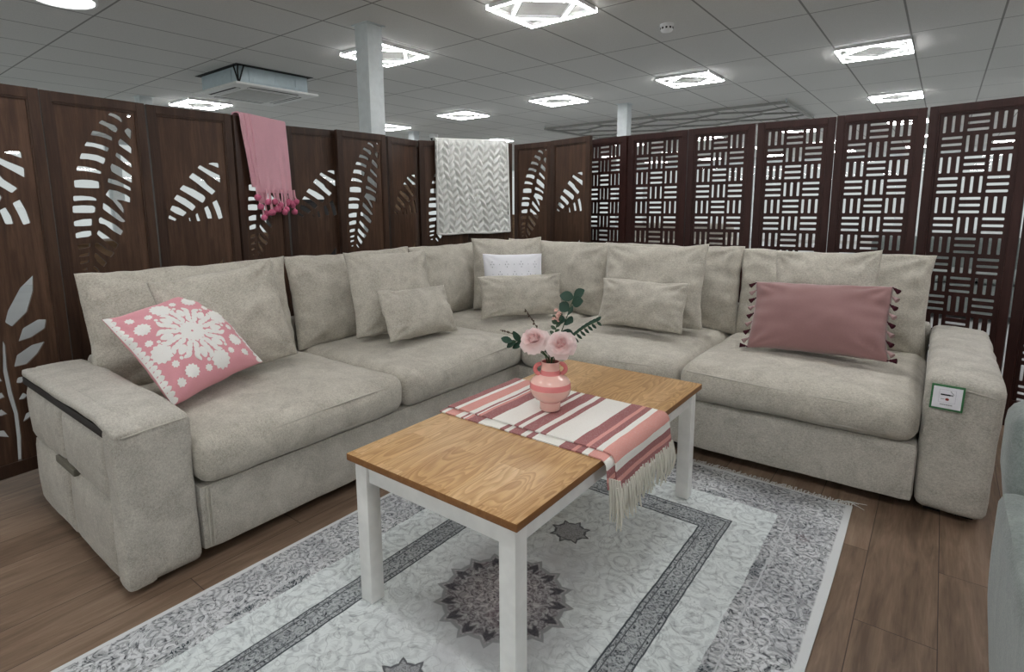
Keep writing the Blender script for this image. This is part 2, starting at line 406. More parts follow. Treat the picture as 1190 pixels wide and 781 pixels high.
def rounded_box(a, b, r, res=.03, crown=0., bulge=(0, 0, 0, 0), wob=.004, seed=0., wscale=6., shape=None):
    """soft upholstered block: rounded edges, domed top, bulged sides (-x, +x, -y, +y)"""
    a = Vector(a); b = Vector(b); c = (a + b) / 2; h = (b - a) / 2
    n = [max(4, min(44, int(round(2 * h[i] / res)))) for i in range(3)]
    vs = []; fs = []; idx = {}
    def vid(i, j, k):
        key = (i, j, k)
        if key not in idx: idx[key] = len(vs); vs.append(Vector((-h.x + 2 * h.x * i / n[0], -h.y + 2 * h.y * j / n[1], -h.z + 2 * h.z * k / n[2])))
        return idx[key]
    for i in range(n[0]):
        for j in range(n[1]):
            fs.append((vid(i, j, 0), vid(i, j + 1, 0), vid(i + 1, j + 1, 0), vid(i + 1, j, 0))); fs.append((vid(i, j, n[2]), vid(i + 1, j, n[2]), vid(i + 1, j + 1, n[2]), vid(i, j + 1, n[2])))
    for i in range(n[0]):
        for k in range(n[2]):
            fs.append((vid(i, 0, k), vid(i + 1, 0, k), vid(i + 1, 0, k + 1), vid(i, 0, k + 1))); fs.append((vid(i, n[1], k), vid(i, n[1], k + 1), vid(i + 1, n[1], k + 1), vid(i + 1, n[1], k)))
    for j in range(n[1]):
        for k in range(n[2]):
            fs.append((vid(0, j, k), vid(0, j, k + 1), vid(0, j + 1, k + 1), vid(0, j + 1, k))); fs.append((vid(n[0], j, k), vid(n[0], j + 1, k), vid(n[0], j + 1, k + 1), vid(n[0], j, k + 1)))
    out = []
    for p in vs:
        q = Vector([max(-(h[i] - r), min(h[i] - r, p[i])) for i in range(3)]); d = p - q
        if d.length > 1e-9: p = q + d.normalized() * r
        u, v, w = p.x / h.x, p.y / h.y, p.z / h.z
        dome = max(0, 1 - abs(u) ** 2.4) * max(0, 1 - abs(v) ** 2.4)
        p = p.copy()
        if crown: p.z += crown * dome * max(0, w)
        e = max(0, 1 - w * w)
        if u < 0: p.x -= bulge[0] * e * max(0, 1 - v ** 4) * (-u)
        else: p.x += bulge[1] * e * max(0, 1 - v ** 4) * u
        if v < 0: p.y -= bulge[2] * e * max(0, 1 - u ** 4) * (-v)
        else: p.y += bulge[3] * e * max(0, 1 - u ** 4) * v
        g = p + c
        if wob:
            k = wob * (nz(g, wscale, seed) + .5 * nz(g, wscale * 2.3, seed + 5))
            p = p + Vector((u, v, w)) * k
        g = p + c
        if shape: g = shape(g)
        out.append(g)
    m_ = MB(); m_.add(out, fs); return m_

def pillow_point(u, v, side, w, h, t, seed, pinch, wr):
    au, av = abs(u), abs(v)
    x = w / 2 * u * (1 - pinch * (1 - v * v) * (au ** 3)); z = h / 2 * v * (1 - pinch * (1 - u * u) * (av ** 3))
    f = (max(0, 1 - au ** 2.2) * max(0, 1 - av ** 2.2)) ** .56
    sag = 1 - .18 * v
    y = side * t / 2 * f * sag
    edge = 1 - f
    q = Vector((x * 1., z * 1., seed))
    wv = noise.noise(Vector((x * 7 + seed, z * 7, seed * 2))) * .016 + noise.noise(Vector((x * 16, z * 15 + seed, seed))) * .006
    # creases pulled out of the corners
    cr = 0.
    for sx in (-1, 1):
        for sy in (-1, 1):
            dx, dy = u - sx, v - sy; rr = math.hypot(dx, dy)
            if rr < .9: cr += math.sin(math.atan2(dy, dx) * 10 + seed * 3 + sx) * .011 * max(0, 1 - rr / .9) * min(1, rr * 4)
    # gathered folds along the vertical sides
    gath = math.sin(v * 17 + seed * 5 + u) * .006 * au ** 3 * (1 - av ** 3)
    y += side * (wv * wr + cr * wr + gath * wr) * min(1, f * 2.5)
    z += wr * av * (.012 * noise.noise(Vector((x * 4 + seed * 3, .1, seed))) + .006 * noise.noise(Vector((x * 13, .4, seed)))); x += wr * au * (.009 * noise.noise(Vector((z * 4 + seed, .7, seed))) + .004 * noise.noise(Vector((z * 14, .9, seed))))
    return Vector((x, -y, z))
def pillow_mesh(w, h, t, seed=0., pinch=.06, wr=1., n=34):
    m_ = MB(); N = n + 1
    def par(i): 
        s = -1 + 2 * i / n; return math.sin(s * PI / 2) * .55 + s * .45
    for side in (1, -1):
        vs = [pillow_point(par(i), par(j), side, w, h, t, seed, pinch, wr) for j in range(N) for i in range(N)]
        fs = []
        for j in range(n):
            for i in range(n):
                q = (j * N + i, j * N + i + 1, (j + 1) * N + i + 1, (j + 1) * N + i); fs.append(q if side == 1 else q[::-1])
        m_.add(vs, fs)
    return m_
def weld(m_, d=.0004):
    bm = bmesh.new(); vs = [bm.verts.new(p) for p in m_.v]; bm.verts.ensure_lookup_table()
    for q, mi in zip(m_.f, m_.mi):
        try: f = bm.faces.new([vs[i] for i in q]); f.material_index = mi
        except ValueError: pass
    bmesh.ops.remove_doubles(bm, verts=bm.verts[:], dist=d)
    r = MB(); bm.verts.index_update()
    for f in bm.faces: r.f.append(tuple(v.index for v in f.verts)); r.mi.append(f.material_index)
    r.v = [tuple(v.co) for v in bm.verts]; bm.free(); return r
def pose(c, yaw, tilt, roll):
    """local x = width (towards the viewer's right), local -y = the face, local z = up; leaned back by tilt"""
    n = Vector((math.cos(yaw), math.sin(yaw), 0)); r = Vector((-math.sin(yaw), math.cos(yaw), 0)); u = Vector((0, 0, 1))
    up = u * math.cos(tilt) - n * math.sin(tilt); nn = n * math.cos(tilt) + u * math.sin(tilt)
    rr = r * math.cos(roll) + up * math.sin(roll); uu = up * math.cos(roll) - r * math.sin(roll)
    m_ = Matrix((rr, -nn, uu)).transposed().to_4x4(); m_.translation = Vector(c); return m_
def cut_board(name, w, z0, z1, x0, holes, th, mat, parent, y=0.):
    cu = bpy.data.curves.new(name, 'CURVE'); cu.dimensions = '2D'; cu.fill_mode = 'BOTH'; cu.extrude = th / 2
    for pl in [[(x0, z0), (x0 + w, z0), (x0 + w, z1), (x0, z1)]] + holes:
        sp = cu.splines.new('POLY'); sp.points.add(len(pl) - 1); sp.use_cyclic_u = True
        for p, q in zip(sp.points, pl): p.co = (q[0], q[1], 0, 1)
    tmp = bpy.data.objects.new('tmp', cu); COL.objects.link(tmp)
    dg = bpy.context.evaluated_depsgraph_get(); dg.update()
    me = bpy.data.meshes.new_from_object(tmp.evaluated_get(dg)); bpy.data.objects.remove(tmp); bpy.data.curves.remove(cu)
    me.transform(Matrix.Translation((0, y, 0)) @ Matrix.Rotation(PI / 2, 4, 'X')); me.materials.clear(); me.materials.append(M[mat]); me.name = name
    return me

# ------------------------------------------------------------------ camera
F_PX, PX, PY = 655.457, 562.793, 339.925
H_CAM, YAW, PIT, ROL = 1.35, -.6802267, .1535036, .0126149
cam = bpy.data.cameras.new('camera'); cam_o = bpy.data.objects.new('camera', cam); COL.objects.link(cam_o); SC.camera = cam_o
cam.sensor_fit = 'HORIZONTAL'; cam.sensor_width = 36.; cam.lens = F_PX / 1190 * 36
cam.shift_x = (595 - PX) / 1190; cam.shift_y = (PY - 390.5) / 1190
cam.clip_start = .05; cam.clip_end = 100
fw = Vector((math.sin(YAW) * math.cos(PIT), math.cos(YAW) * math.cos(PIT), -math.sin(PIT))); rt = Vector((math.cos(YAW), -math.sin(YAW), 0)); dn = fw.cross(rt)
r2 = rt * math.cos(ROL) + dn * math.sin(ROL); d2 = dn * math.cos(ROL) - rt * math.sin(ROL)
mw = Matrix((r2, -d2, -fw)).transposed().to_4x4(); mw.translation = (0, 0, H_CAM); cam_o.matrix_world = mw

# ------------------------------------------------------------------ the room
X0, X1, Y0, Y1, ZC = -13., 7., -4., 21., 2.81
def slab(name, a, b, mat): return structure(MB().box(a, b).build(name, mat, smooth=False))
slab('floor', (-3.72, Y0, -.1), (X1, 4.78, 0), 'floor_planks')
slab('floor', (X0, Y0, -.1), (-3.72, Y1, 0), 'showroom_carpet'); slab('floor', (-3.72, 4.78, -.1), (X1, Y1, 0), 'showroom_carpet')
slab('ceiling', (X0, Y0, ZC), (X1, Y1, ZC + .1), 'ceiling_tiles')
def glazed_wall(side, a, b, nw, z0, z1, mat):
    """a wall with shop windows: sill strip, head strip and piers are wall, the openings hold framed panes"""
    a = Vector((*a, 0)); b = Vector((*b, 0)); d = (b - a); L = d.length; R_ = Matrix.Translation(a) @ Matrix.Rotation(math.atan2(d.y, d.x), 4, 'Z')
    m_ = MB(); pier = .16; m_.box((0, 0, 0), (L, .15, z0), mat=R_); m_.box((0, 0, z1), (L, .15, ZC), mat=R_); w_ = (L - pier) / nw
    for i in range(nw + 1): m_.box((i * w_, 0, z0), (i * w_ + pier, .15, z1), mat=R_)
    structure(m_.build('wall_' + side, mat, smooth=False))
    for i in range(nw):
        x0, x1 = i * w_ + pier, (i + 1) * w_; f = MB()
        for p, q in (((x0, .04, z0), (x0 + .05, .11, z1)), ((x1 - .05, .04, z0), (x1, .11, z1)), ((x0 + .05, .04, z1 - .05), (x1 - .05, .11, z1)), ((x0 + .05, .04, z0), (x1 - .05, .11, z0 + .05))): f.box(p, q, mat=R_)
        NW[0] += 1; o = structure(f.build('window_%d' % NW[0], 'column_paint', smooth=False))
        MB().box((x0 + .05, .072, z0 + .05), (x1 - .05, .078, z1 - .05), mat=R_).build('pane', 'window_glass', o, smooth=False)
NW = [0]
glazed_wall('left', (X0, Y0), (X0, Y1), 6, .10, 2.70, 'wall_paint_cool')  # windows added so the leaf cut-outs show a bright background
slab('wall_right', (X1, Y0, 0), (X1 + .15, Y1, ZC), 'wall_paint')
glazed_wall('back', (X0, Y1), (X1, Y1), 5, .45, 2.70, 'wall_paint_cool')  # windows added to make the view through the lattice slots bright
glazed_wall('front', (X1, Y0), (X0, Y0), 5, .3, 2.70, 'wall_paint')  # unseen windows added behind the camera to light the sofa fronts
slab('baseboard_back', (X0, Y1 - .018, 0), (X1, Y1, .10), 'skirting_paint')
def pillar(x, y, s=.155):
    m_ = MB().box((x - s / 2, y - s / 2, 0), (x + s / 2, y + s / 2, ZC), bev=.006)
    m_.box((x - s / 2 - .02, y - s / 2 - .02, ZC - .006), (x + s / 2 + .02, y + s / 2 + .02, ZC))
    structure(m_.build('pillar', 'column_paint'))
for x, y in ((-3.79, 3.22), (-3.83, 8.11), (-8.35, 8.15), (-8.3, 3.2)): pillar(x, y)

# ------------------------------------------------------------------ ceiling lights: a square of tubes with a diamond inside
def make_light():
    t = thing('ceiling_light', 'x', 'ceiling light')
    def bars(pts, w_, za, zb):
        m_ = MB()
        for i in range(len(pts)):
            p = Vector((*pts[i], 0)); q = Vector((*pts[(i + 1) % len(pts)], 0)); L = (q - p).length; d = (q - p) / L
            R_ = Matrix.Translation((p + q) / 2) @ Matrix.Rotation(math.atan2(d.y, d.x), 4, 'Z')
            m_.box((-L / 2 - w_ / 2, -w_ / 2, zb), (L / 2 + w_ / 2, w_ / 2, za), mat=R_)
        return m_
    h = .285; sq = [(-h, -h), (h, -h), (h, h), (-h, h)]; g = h - .004; dm = [(0, -g), (g, 0), (0, g), (-g, 0)]
    a = bars(sq, .030, 0, -.029).build('square_frame', 'plastic_white', t, smooth=False)
    bars(sq, .023, -.029, -.0335).build('square_tube', 'tube_glow', a, smooth=False)
    a = bars(dm, .026, -.001, -.028).build('diamond_frame', 'plastic_white', t, smooth=False)
    bars(dm, .019, -.028, -.032).build('diamond_tube', 'tube_glow', a, smooth=False)
    return t
proto = None
lights = {(-2.46, 3.77): 'square tube light largest in view, cut by the top edge of the picture',
 (-4.32, 3.86): 'square tube light partly hidden behind the top of the large white pillar',
 (-2.47, 6.98): 'square tube light just below the smoke detector on the ceiling',
 (-.66, 6.92): 'square tube light, larger of the two in line above the last lattice screen',
 (-.66, 10.1): 'small square tube light touching the top of the last lattice screen',
 (-4.34, 7.08): 'square tube light in front of the small far pillar, between both white pillars',
 (-6.17, 7.15): 'square tube light above the cream throw, beside the large white pillar',
 (-8.2, 3.9): 'square tube light low behind the hanging air conditioner',
 (-8.1, 7.25): 'small tube light half hidden by the large white pillar, just above the screens',
 (-8.05, 10.4): 'thin distant tube light directly behind the top edge of the cream throw'}
spots = list(lights)
far = [(x, y) for y in (13.4, 16.6, 19.8) for x in (-8.1, -6.2, -4.3, -2.46, -.66, 1.15, 3.)] + [(1.15, 7.), (1.15, 10.1), (3., 10.1)]
unseen = [(1.15, 3.8), (1.15, .65), (-.66, 3.8 - 3.15), (-2.46, .65), (-.66, -2.5), (-2.46, -2.5), (1.15, -2.5), (-4.3, -2.5), (3., 3.8), (3., .65), (-.66, 3.8), (-9.9, 3.9), (-9.9, 7.25), (-8.1, -2.5), (-6.2, -2.5)]
for p in spots + far + unseen:
    o = make_light() if proto is None else dup(proto)
    if proto is None: proto = o
    o.location = (p[0], p[1], ZC)
    if p in lights: tag(o, lights[p], 'ceiling light', 'diamond tube lights above the sofa')
    elif p in far: tag(o, 'distant tube light of the showroom glimpsed through the slots of the lattice screens', 'ceiling light', 'tube lights beyond the screens')
    else: tag(o, 'tube light on the part of the ceiling outside the picture', 'ceiling light', 'tube lights outside the picture')
t = thing('round_ceiling_light', 'round white flush light on the ceiling, the only round one', 'ceiling light', (-4.84, 1.42, ZC))
MB().lathe([(0, -.012), (.15, -.022), (.176, -.020), (.18, -.012), (.18, -.004)], 40).build('diffuser', 'disc_glow', t)
MB().lathe([(.178, 0), (.2, 0), (.203, -.02), (.196, -.032), (.182, -.03), (.178, -.018)], 40).build('rim', 'plastic_white', t)

# smoke detector, camera dome
t = thing('smoke_detector', 'small white round smoke detector with dark slots on the ceiling', 'smoke detector', (-1.913, 4.808, ZC))
MB().lathe([(0, 0), (.056, 0), (.056, -.012), (.05, -.016)], 28).build('mount', 'plastic_white', t)
m_ = MB().lathe([(.047, -.014), (.051, -.02), (.051, -.046), (.042, -.058), (.02, -.064), (0, -.065)], 28); m_.build('body', 'plastic_white', t)
m_ = MB()
for k in range(10):
    m_.box((.0495, -.0075, -.043), (.0525, .0075, -.028), mat=Matrix.Rotation(k * PI / 5, 4, 'Z'))
m_.build('vent_slot', 'slot_dark', t, smooth=False)
t = thing('security_camera', 'tiny dark dome camera on the ceiling near the cream throw', 'security camera', (-8.33, 8.7, ZC))
MB().lathe([(0, 0), (.09, 0), (.095, -.03), (.085, -.07), (.07, -.08)], 24).build('housing', 'plastic_white', t)
MB().lathe([(.07, -.075), (.066, -.10), (.045, -.13), (0, -.142)], 24).build('dome', 'black_unit', t)

# ceiling cassette air conditioner, hung below its opening
t = thing('air_conditioner', 'silver ceiling cassette air conditioner hanging low, pale fascia with slots', 'air conditioner', (-6.17, 3.565, 0))
zf = 2.615
m_ = MB().box((-.40, -.41, zf + .012), (.40, .41, ZC - .006), bev=.008)
m_.box((.40, -.30, zf + .04), (.408, .38, ZC - .03), bev=.003); m_.box((-.35, -.418, zf + .04), (.26, -.41, ZC - .03), bev=.003)
for y in (-.25, .0, .25): m_.box((.406, y - .004, zf + .06), (.411, y + .004, ZC - .05))
m_.build('casing', 'metal_silver', t)
fa = MB(); b = .49
fa.box((-b, -b, zf - .012), (b, b, zf + .012), bev=.008)
fa.build('fascia', 'fascia_white', t)
MB().box((-.27, -.27, zf - .019), (.27, .27, zf - .012), bev=.002).build('grille', 'grille_grey', t)
for k in range(4):
    R_ = Matrix.Rotation(k * PI / 2, 4, 'Z')
    MB().box((.335, -.29, zf - .0135), (.40, .29, zf - .0118), mat=R_).build('outlet_slot', 'slot_dark', t, smooth=False)
    MB().box((.345, -.285, zf - .0165), (.372, .285, zf - .0135), mat=R_, bev=.001).build('louvre', 'fascia_white', t)
for sx, sy in ((-1, 1),):
    m_ = MB().box((sx * .425 - .02, sy * .425 - .02, zf + .06), (sx * .425 + .02, sy * .425 + .02, zf + .09)); m_.tube([(sx * .425, sy * .425, zf + .07), (sx * .425, sy * .425, ZC)], .006, 8)
    m_.build('hanging_bracket', 'black_plastic', t)
for pts in ([(.42, -.42, ZC), (.425, -.43, 2.74), (.42, -.425, zf + .012)], [(.43, -.36, ZC), (.425, -.39, 2.72), (.42, -.42, zf + .012)], [(.36, -.44, ZC), (.39, -.435, 2.73), (.42, -.425, zf + .012)]): MB().tube(pts, .008, 8).build('cable', 'black_plastic', t)
m_ = MB().box((-.455, -.455, ZC - .004), (.455, .455, ZC - .001)); m_.build('ceiling_opening', 'slot_dark', t, smooth=False)

# honeycomb of bars hung under the ceiling beyond the lattice screens
t = thing('ceiling_lattice', 'hung lattice of thin bars on the ceiling behind the far white pillar', 'ceiling lattice', (-3.95, 10.4, ZC - .05))
m_ = MB(); xa, xb, ya, yb = -2.05, 2.05, -1.1, 1.1; r = .016
for a_, b_ in (((xa, ya), (xb, ya)), ((xb, ya), (xb, yb)), ((xb, yb), (xa, yb)), ((xa, yb), (xa, ya))): m_.tube([(*a_, 0), (*b_, 0)], .022, 6)
m_.build('rim', 'lattice_bar', t)
m_ = MB(); n = 8; dx = (xb - xa) / n; rows = 4; dy = (yb - ya) / rows
for j in range(rows + 1):
    for i in range(n):
        x_ = xa + i * dx; y_ = ya + j * dy; s_ = .14 if (i + j) % 2 else -.14
        if 0 < j < rows: m_.tube([(x_, y_ - s_, 0), (x_ + dx, y_ + s_, 0)], r, 6)
        if j < rows and (i + j) % 2: m_.tube([(x_ + dx, y_ + (.14 if j else 0), 0), (x_ + dx, y_ + dy - .14 * (j < rows - 1), 0)], r, 6)
m_.build('bar', 'lattice_bar', t)
for sx in (xa, 0, xb):
    for sy in (ya, yb): MB().tube([(sx, sy, 0), (sx, sy, .05)], .008, 6).build('hanger', 'metal_silver', t)

# leaf cut-outs, board coordinates in metres (across, up)
TALL=[[(0.294,1.839),(0.308,1.852),(0.334,1.848),(0.357,1.836),(0.366,1.82),(0.36,1.806),(0.342,1.82),(0.317,1.833)],
[(0.245,1.793),(0.265,1.811),(0.297,1.798),(0.328,1.79),(0.34,1.772),(0.327,1.752),(0.309,1.758),(0.285,1.777)],
[(0.202,1.728),(0.215,1.752),(0.246,1.75),(0.281,1.741),(0.308,1.727),(0.304,1.707),(0.273,1.719),(0.243,1.726)],
[(0.168,1.672),(0.182,1.695),(0.214,1.692),(0.254,1.684),(0.287,1.671),(0.276,1.649),(0.241,1.663),(0.207,1.671)],
[(0.14,1.606),(0.151,1.635),(0.188,1.635),(0.228,1.631),(0.264,1.617),(0.258,1.597),(0.249,1.585),(0.215,1.601),(0.175,1.607)],
[(0.119,1.547),(0.127,1.571),(0.166,1.57),(0.205,1.562),(0.237,1.547),(0.233,1.535),(0.193,1.542),(0.154,1.547)],
[(0.103,1.464),(0.104,1.499),(0.144,1.504),(0.189,1.503),(0.22,1.496),(0.219,1.462),(0.159,1.462)],
[(0.386,1.851),(0.403,1.858),(0.41,1.845),(0.39,1.837)],
[(0.366,1.766),(0.388,1.785),(0.407,1.773),(0.398,1.72),(0.378,1.744)],
[(0.331,1.709),(0.346,1.726),(0.374,1.704),(0.398,1.68),(0.394,1.646),(0.364,1.666),(0.331,1.689)],
[(0.309,1.631),(0.317,1.652),(0.345,1.636),(0.39,1.595),(0.388,1.573),(0.352,1.596)],
[(0.279,1.575),(0.289,1.593),(0.328,1.575),(0.384,1.533),(0.381,1.492),(0.343,1.512),(0.282,1.55)],
[(0.258,1.493),(0.263,1.516),(0.309,1.504),(0.372,1.469),(0.371,1.448),(0.328,1.471),(0.286,1.484)],
[(0.091,1.396),(0.092,1.421),(0.135,1.423),(0.18,1.418),(0.199,1.409),(0.199,1.398),(0.153,1.401),(0.118,1.399)],
[(0.082,1.338),(0.084,1.372),(0.13,1.375),(0.18,1.373),(0.19,1.364),(0.186,1.341),(0.176,1.336),(0.126,1.337)],
[(0.081,1.271),(0.081,1.295),(0.123,1.305),(0.168,1.306),(0.164,1.271),(0.119,1.27)],
[(0.082,1.21),(0.082,1.235),(0.116,1.244),(0.157,1.246),(0.158,1.223),(0.143,1.215),(0.113,1.213)],
[(0.083,1.154),(0.084,1.174),(0.109,1.181),(0.144,1.181),(0.14,1.162),(0.112,1.156)],
[(0.083,1.115),(0.091,1.127),(0.134,1.135),(0.133,1.118),(0.107,1.115)],
[(0.085,1.078),(0.088,1.092),(0.128,1.097),(0.128,1.086),(0.104,1.079)],
[(0.09,1.049),(0.116,1.059),(0.119,1.047),(0.102,1.045)],
[(0.24,1.429),(0.262,1.457),(0.304,1.449),(0.346,1.43),(0.365,1.415),(0.361,1.387),(0.32,1.4),(0.294,1.404),(0.316,1.38),(0.326,1.353),(0.322,1.327),(0.3,1.357),(0.272,1.4)],
[(0.22,1.356),(0.226,1.39),(0.248,1.374),(0.292,1.333),(0.328,1.289),(0.317,1.283),(0.298,1.288),(0.258,1.322)],
[(0.195,1.304),(0.207,1.315),(0.234,1.297),(0.275,1.273),(0.312,1.236),(0.296,1.213),(0.26,1.238),(0.222,1.275),(0.196,1.282)],
[(0.178,1.228),(0.19,1.248),(0.226,1.217),(0.279,1.167),(0.261,1.14),(0.227,1.173),(0.198,1.204)],
[(0.16,1.163),(0.168,1.184),(0.185,1.179),(0.218,1.145),(0.254,1.124),(0.233,1.101),(0.205,1.116),(0.176,1.142)],
[(0.153,1.112),(0.159,1.132),(0.174,1.122),(0.211,1.075),(0.193,1.052),(0.165,1.085)],
[(0.141,1.053),(0.148,1.066),(0.164,1.05),(0.174,1.032),(0.162,1.029)]]
HALF=[[(0.318,1.617),(0.346,1.625),(0.385,1.624),(0.385,1.593),(0.351,1.606)],
[(0.253,1.59),(0.271,1.608),(0.329,1.577),(0.389,1.55),(0.386,1.504),(0.339,1.535)],
[(0.198,1.533),(0.224,1.561),(0.26,1.539),(0.291,1.518),(0.305,1.495),(0.354,1.455),(0.328,1.432),(0.28,1.469),(0.238,1.504)],
[(0.14,1.464),(0.164,1.489),(0.222,1.465),(0.28,1.43),(0.29,1.415),(0.28,1.394),(0.266,1.384),(0.211,1.42)],
[(0.103,1.408),(0.124,1.434),(0.172,1.41),(0.214,1.378),(0.228,1.362),(0.204,1.337),(0.162,1.369)],
[(0.077,1.346),(0.092,1.372),(0.131,1.359),(0.173,1.329),(0.148,1.307),(0.109,1.324)],
[(0.063,1.298),(0.071,1.318),(0.112,1.293),(0.102,1.281)],
[(0.324,1.387),(0.356,1.404),(0.374,1.354),(0.385,1.293),(0.354,1.285),(0.341,1.334)],
[(0.272,1.355),(0.298,1.369),(0.314,1.328),(0.319,1.291),(0.287,1.291)],
[(0.218,1.316),(0.234,1.328),(0.247,1.278),(0.224,1.277)],
[(0.177,1.298),(0.187,1.301),(0.191,1.278),(0.181,1.278)]]
PLANT=[[(0.234,0.839),(0.251,0.892),(0.308,0.991),(0.367,1.048),(0.358,0.97),(0.323,0.873),(0.259,0.813)],
[(0.273,0.738),(0.297,0.798),(0.36,0.83),(0.396,0.824),(0.385,0.781),(0.327,0.748)],
[(0.243,0.621),(0.26,0.675),(0.323,0.712),(0.378,0.718),(0.342,0.664),(0.295,0.623)],
[(0.243,0.543),(0.251,0.568),(0.281,0.567),(0.268,0.537)],
[(0.242,0.46),(0.263,0.491),(0.282,0.47),(0.265,0.457)],
[(0.247,0.346),(0.263,0.386),(0.288,0.393),(0.284,0.364)],
[(0.216,0.757),(0.224,0.734),(0.218,0.62),(0.224,0.502),(0.235,0.395),(0.233,0.275),(0.222,0.158),(0.208,0.159),(0.216,0.282),(0.218,0.4),(0.206,0.493),(0.201,0.61)]]

# ------------------------------------------------------------------ folding screens
PW, PH = .478, 1.92
def bez(pts, k=3):
    """round the corners of a cut-out slightly"""
    out = []; n = len(pts)
    for i in range(n):
        p0 = Vector(pts[i - 1]); p1 = Vector(pts[i]); p2 = Vector(pts[(i + 1) % n])
        l = min(.006, (p0 - p1).length * .3, (p2 - p1).length * .3)
        a = p1 + (p0 - p1).normalized() * l; c = p1 + (p2 - p1).normalized() * l
        out += [tuple(a), tuple((a + p1 * 2 + c) / 4), tuple(c)]
    return out
def mirror_plant():
    r = []
    for q in PLANT[1:6]:
        s_ = [(.440 - p[0] - .004, p[1] - .055) for p in q]
        if min(p[0] for p in s_) > .05: r.append(s_[::-1])
    return r
def holes_tall():
    h = [bez(q) for q in TALL]
    # the second spray lower on the same board
    for i, (zc, sx) in enumerate([(.86, 1), (.77, 1), (.68, 1), (.59, 1), (.50, 1), (.41, 1), (.32, 1)]):
        w_ = .10 - .008 * abs(i - 3)
        h.append(bez([(.235, zc), (.235 - w_ * .6, zc + .05), (.235 - w_, zc + .06), (.235 - w_ * .8, zc + .02), (.235 - w_ * .4, zc - .02)]))
        h.append(bez([(.255, zc - .02), (.255 + w_ * .4, zc - .04), (.255 + w_ * .8, zc), (.255 + w_, zc + .04), (.255 + w_ * .6, zc + .03)]))
    return h
def holes_half(): return [bez(q) for q in HALF] + [bez(q) for q in PLANT] + mirror_plant()
def holes_lattice():
    h = []
    for j in range(14):
        zt = 1.852 - .1222 * j
        for i in range(3):
            u0 = .0715 + .1175 * i
            for k in range(3):
                if (i + j) % 2 == 0:
                    x = u0 + .0085 + k * .041; h.append(bez([(x - .0078, zt - .098), (x + .0078, zt - .098), (x + .0078, zt), (x - .0078, zt)]))
                else:
                    z = zt - .009 - k * .0405; h.append(bez([(u0, z - .0078), (u0 + .1, z - .0078), (u0 + .1, z + .0078), (u0, z + .0078)]))
    return h
HOLES = {'tall': holes_tall(), 'half': holes_half(), 'lattice': holes_lattice()}
BOARD = {k: cut_board('carved_board' if k != 'lattice' else 'lattice_board', PW - .08, .155, PH - .045, .04, v, .012, 'screen_wood' if k != 'lattice' else 'lattice_wood', None) for k, v in HOLES.items()}
def frame_mesh(kind):
    m_ = MB(); s_ = .046; th = .016
    m_.box((0, -th, 0), (s_, th, PH), bev=.003); m_.box((PW - s_, -th, 0), (PW, th, PH), bev=.003)
    m_.box((s_, -th, PH - .048), (PW - s_, th, PH), bev=.003); m_.box((s_, -th, .10), (PW - s_, th, .165), bev=.003)
    # thin inner moulding
    for a_, b_ in (((s_, -.0125, .165), (s_ + .008, -.006, PH - .048)), ((PW - s_ - .008, -.0125, .165), (PW - s_, -.006, PH - .048)), ((s_, -.0125, PH - .056), (PW - s_, -.006, PH - .048))): m_.box(a_, b_)
    return m_
FM = {}
def panel(root, kind, p0, ang, w):
    mat = 'lattice_wood' if kind == 'lattice' else 'screen_frame_wood'
    if mat not in FM:
        o = frame_mesh(kind).build('panel', mat, smooth=False); FM[mat] = o.data
    else: o = bpy.data.objects.new('panel', FM[mat]); COL.objects.link(o)
    o.parent = root; o.location = Vector((*p0, 0)) - root.location; o.rotation_euler = (0, 0, ang); o.scale = (w / PW, 1, 1)
    b = bpy.data.objects.new(BOARD[kind].name.split('.')[0], BOARD[kind]); COL.objects.link(b); b.parent = o
    return o
def divider(name, label, kinds, pts, group):
    root = thing(name, label, 'folding screen', (*pts[0][0], 0), 0, group)
    for kind, (a, b, w) in zip(kinds, pts):
        ang = math.atan2(b[1] - a[1], b[0] - a[0]); panel(root, kind, a, ang, w)
    return root
A1, Bd = Vector((-3.387, .842)), Vector((-.1026, .9947))
A0 = A1 - Bd * PW
I0 = Vector((-3.639, 3.604)); Id = (Vector((-3.225, 4.425)) - I0).normalized()
gL = 'carved leaf folding screens along the sofa back'
divider('folding_screen', 'brown carved leaf folding screen with the pink throw hung over it', ['half', 'tall', 'half', 'tall'],
        [(A0, A1, PW), ((-3.403, .849), (-3.452, 1.324), PW), ((-3.464, 1.339), (-3.464, 1.816), PW), ((-3.468, 1.828), (-3.663, 2.290), PW + .015)], gL)
divider('folding_screen', 'brown carved leaf folding screen between the pink throw and the cream throw', ['half', 'tall', 'half', 'tall'],
        [((-3.662, 2.308), (-3.612, 2.80), PW), ((-3.569, 2.676), (-3.569, 3.157), PW), ((-3.612, 3.21), (-3.69, 3.68), PW), (I0, I0 + Id, .455)], gL)
divider('folding_screen', 'brown carved leaf folding screen in the corner, between cream throw and the lattice screens', ['half', 'tall', 'half'],
        [(I0 + Id * .462, I0 + Id, .455), ((-3.266, 4.536), (-2.832, 4.517), .434), ((-2.826, 4.499), (-2.362, 4.39), .47)], gL)
gR = 'lattice folding screens behind the sofa'
L1 = Vector((-2.145, 4.615)); Ld = Vector((.967, -.20)).normalized()
divider('folding_screen', 'dark reddish lattice folding screen next to the carved leaf screens, behind the corner seat', ['lattice'] * 4,
        [(L1 - Ld * PW, L1, PW), ((-2.142, 4.634), (-1.622, 4.606), .518), ((-1.618, 4.596), (-1.130, 4.614), .487), ((-1.116, 4.609), (-.625, 4.650), .491)], gR)
divider('folding_screen', 'dark reddish lattice folding screen behind the arm with the sign', ['lattice'] * 3,
        [((-.617, 4.612), (-.13, 4.605), .486), ((-.117, 4.602), (.355, 4.495), .482), ((.364, 4.495), (.82, 4.36), PW)], gR)

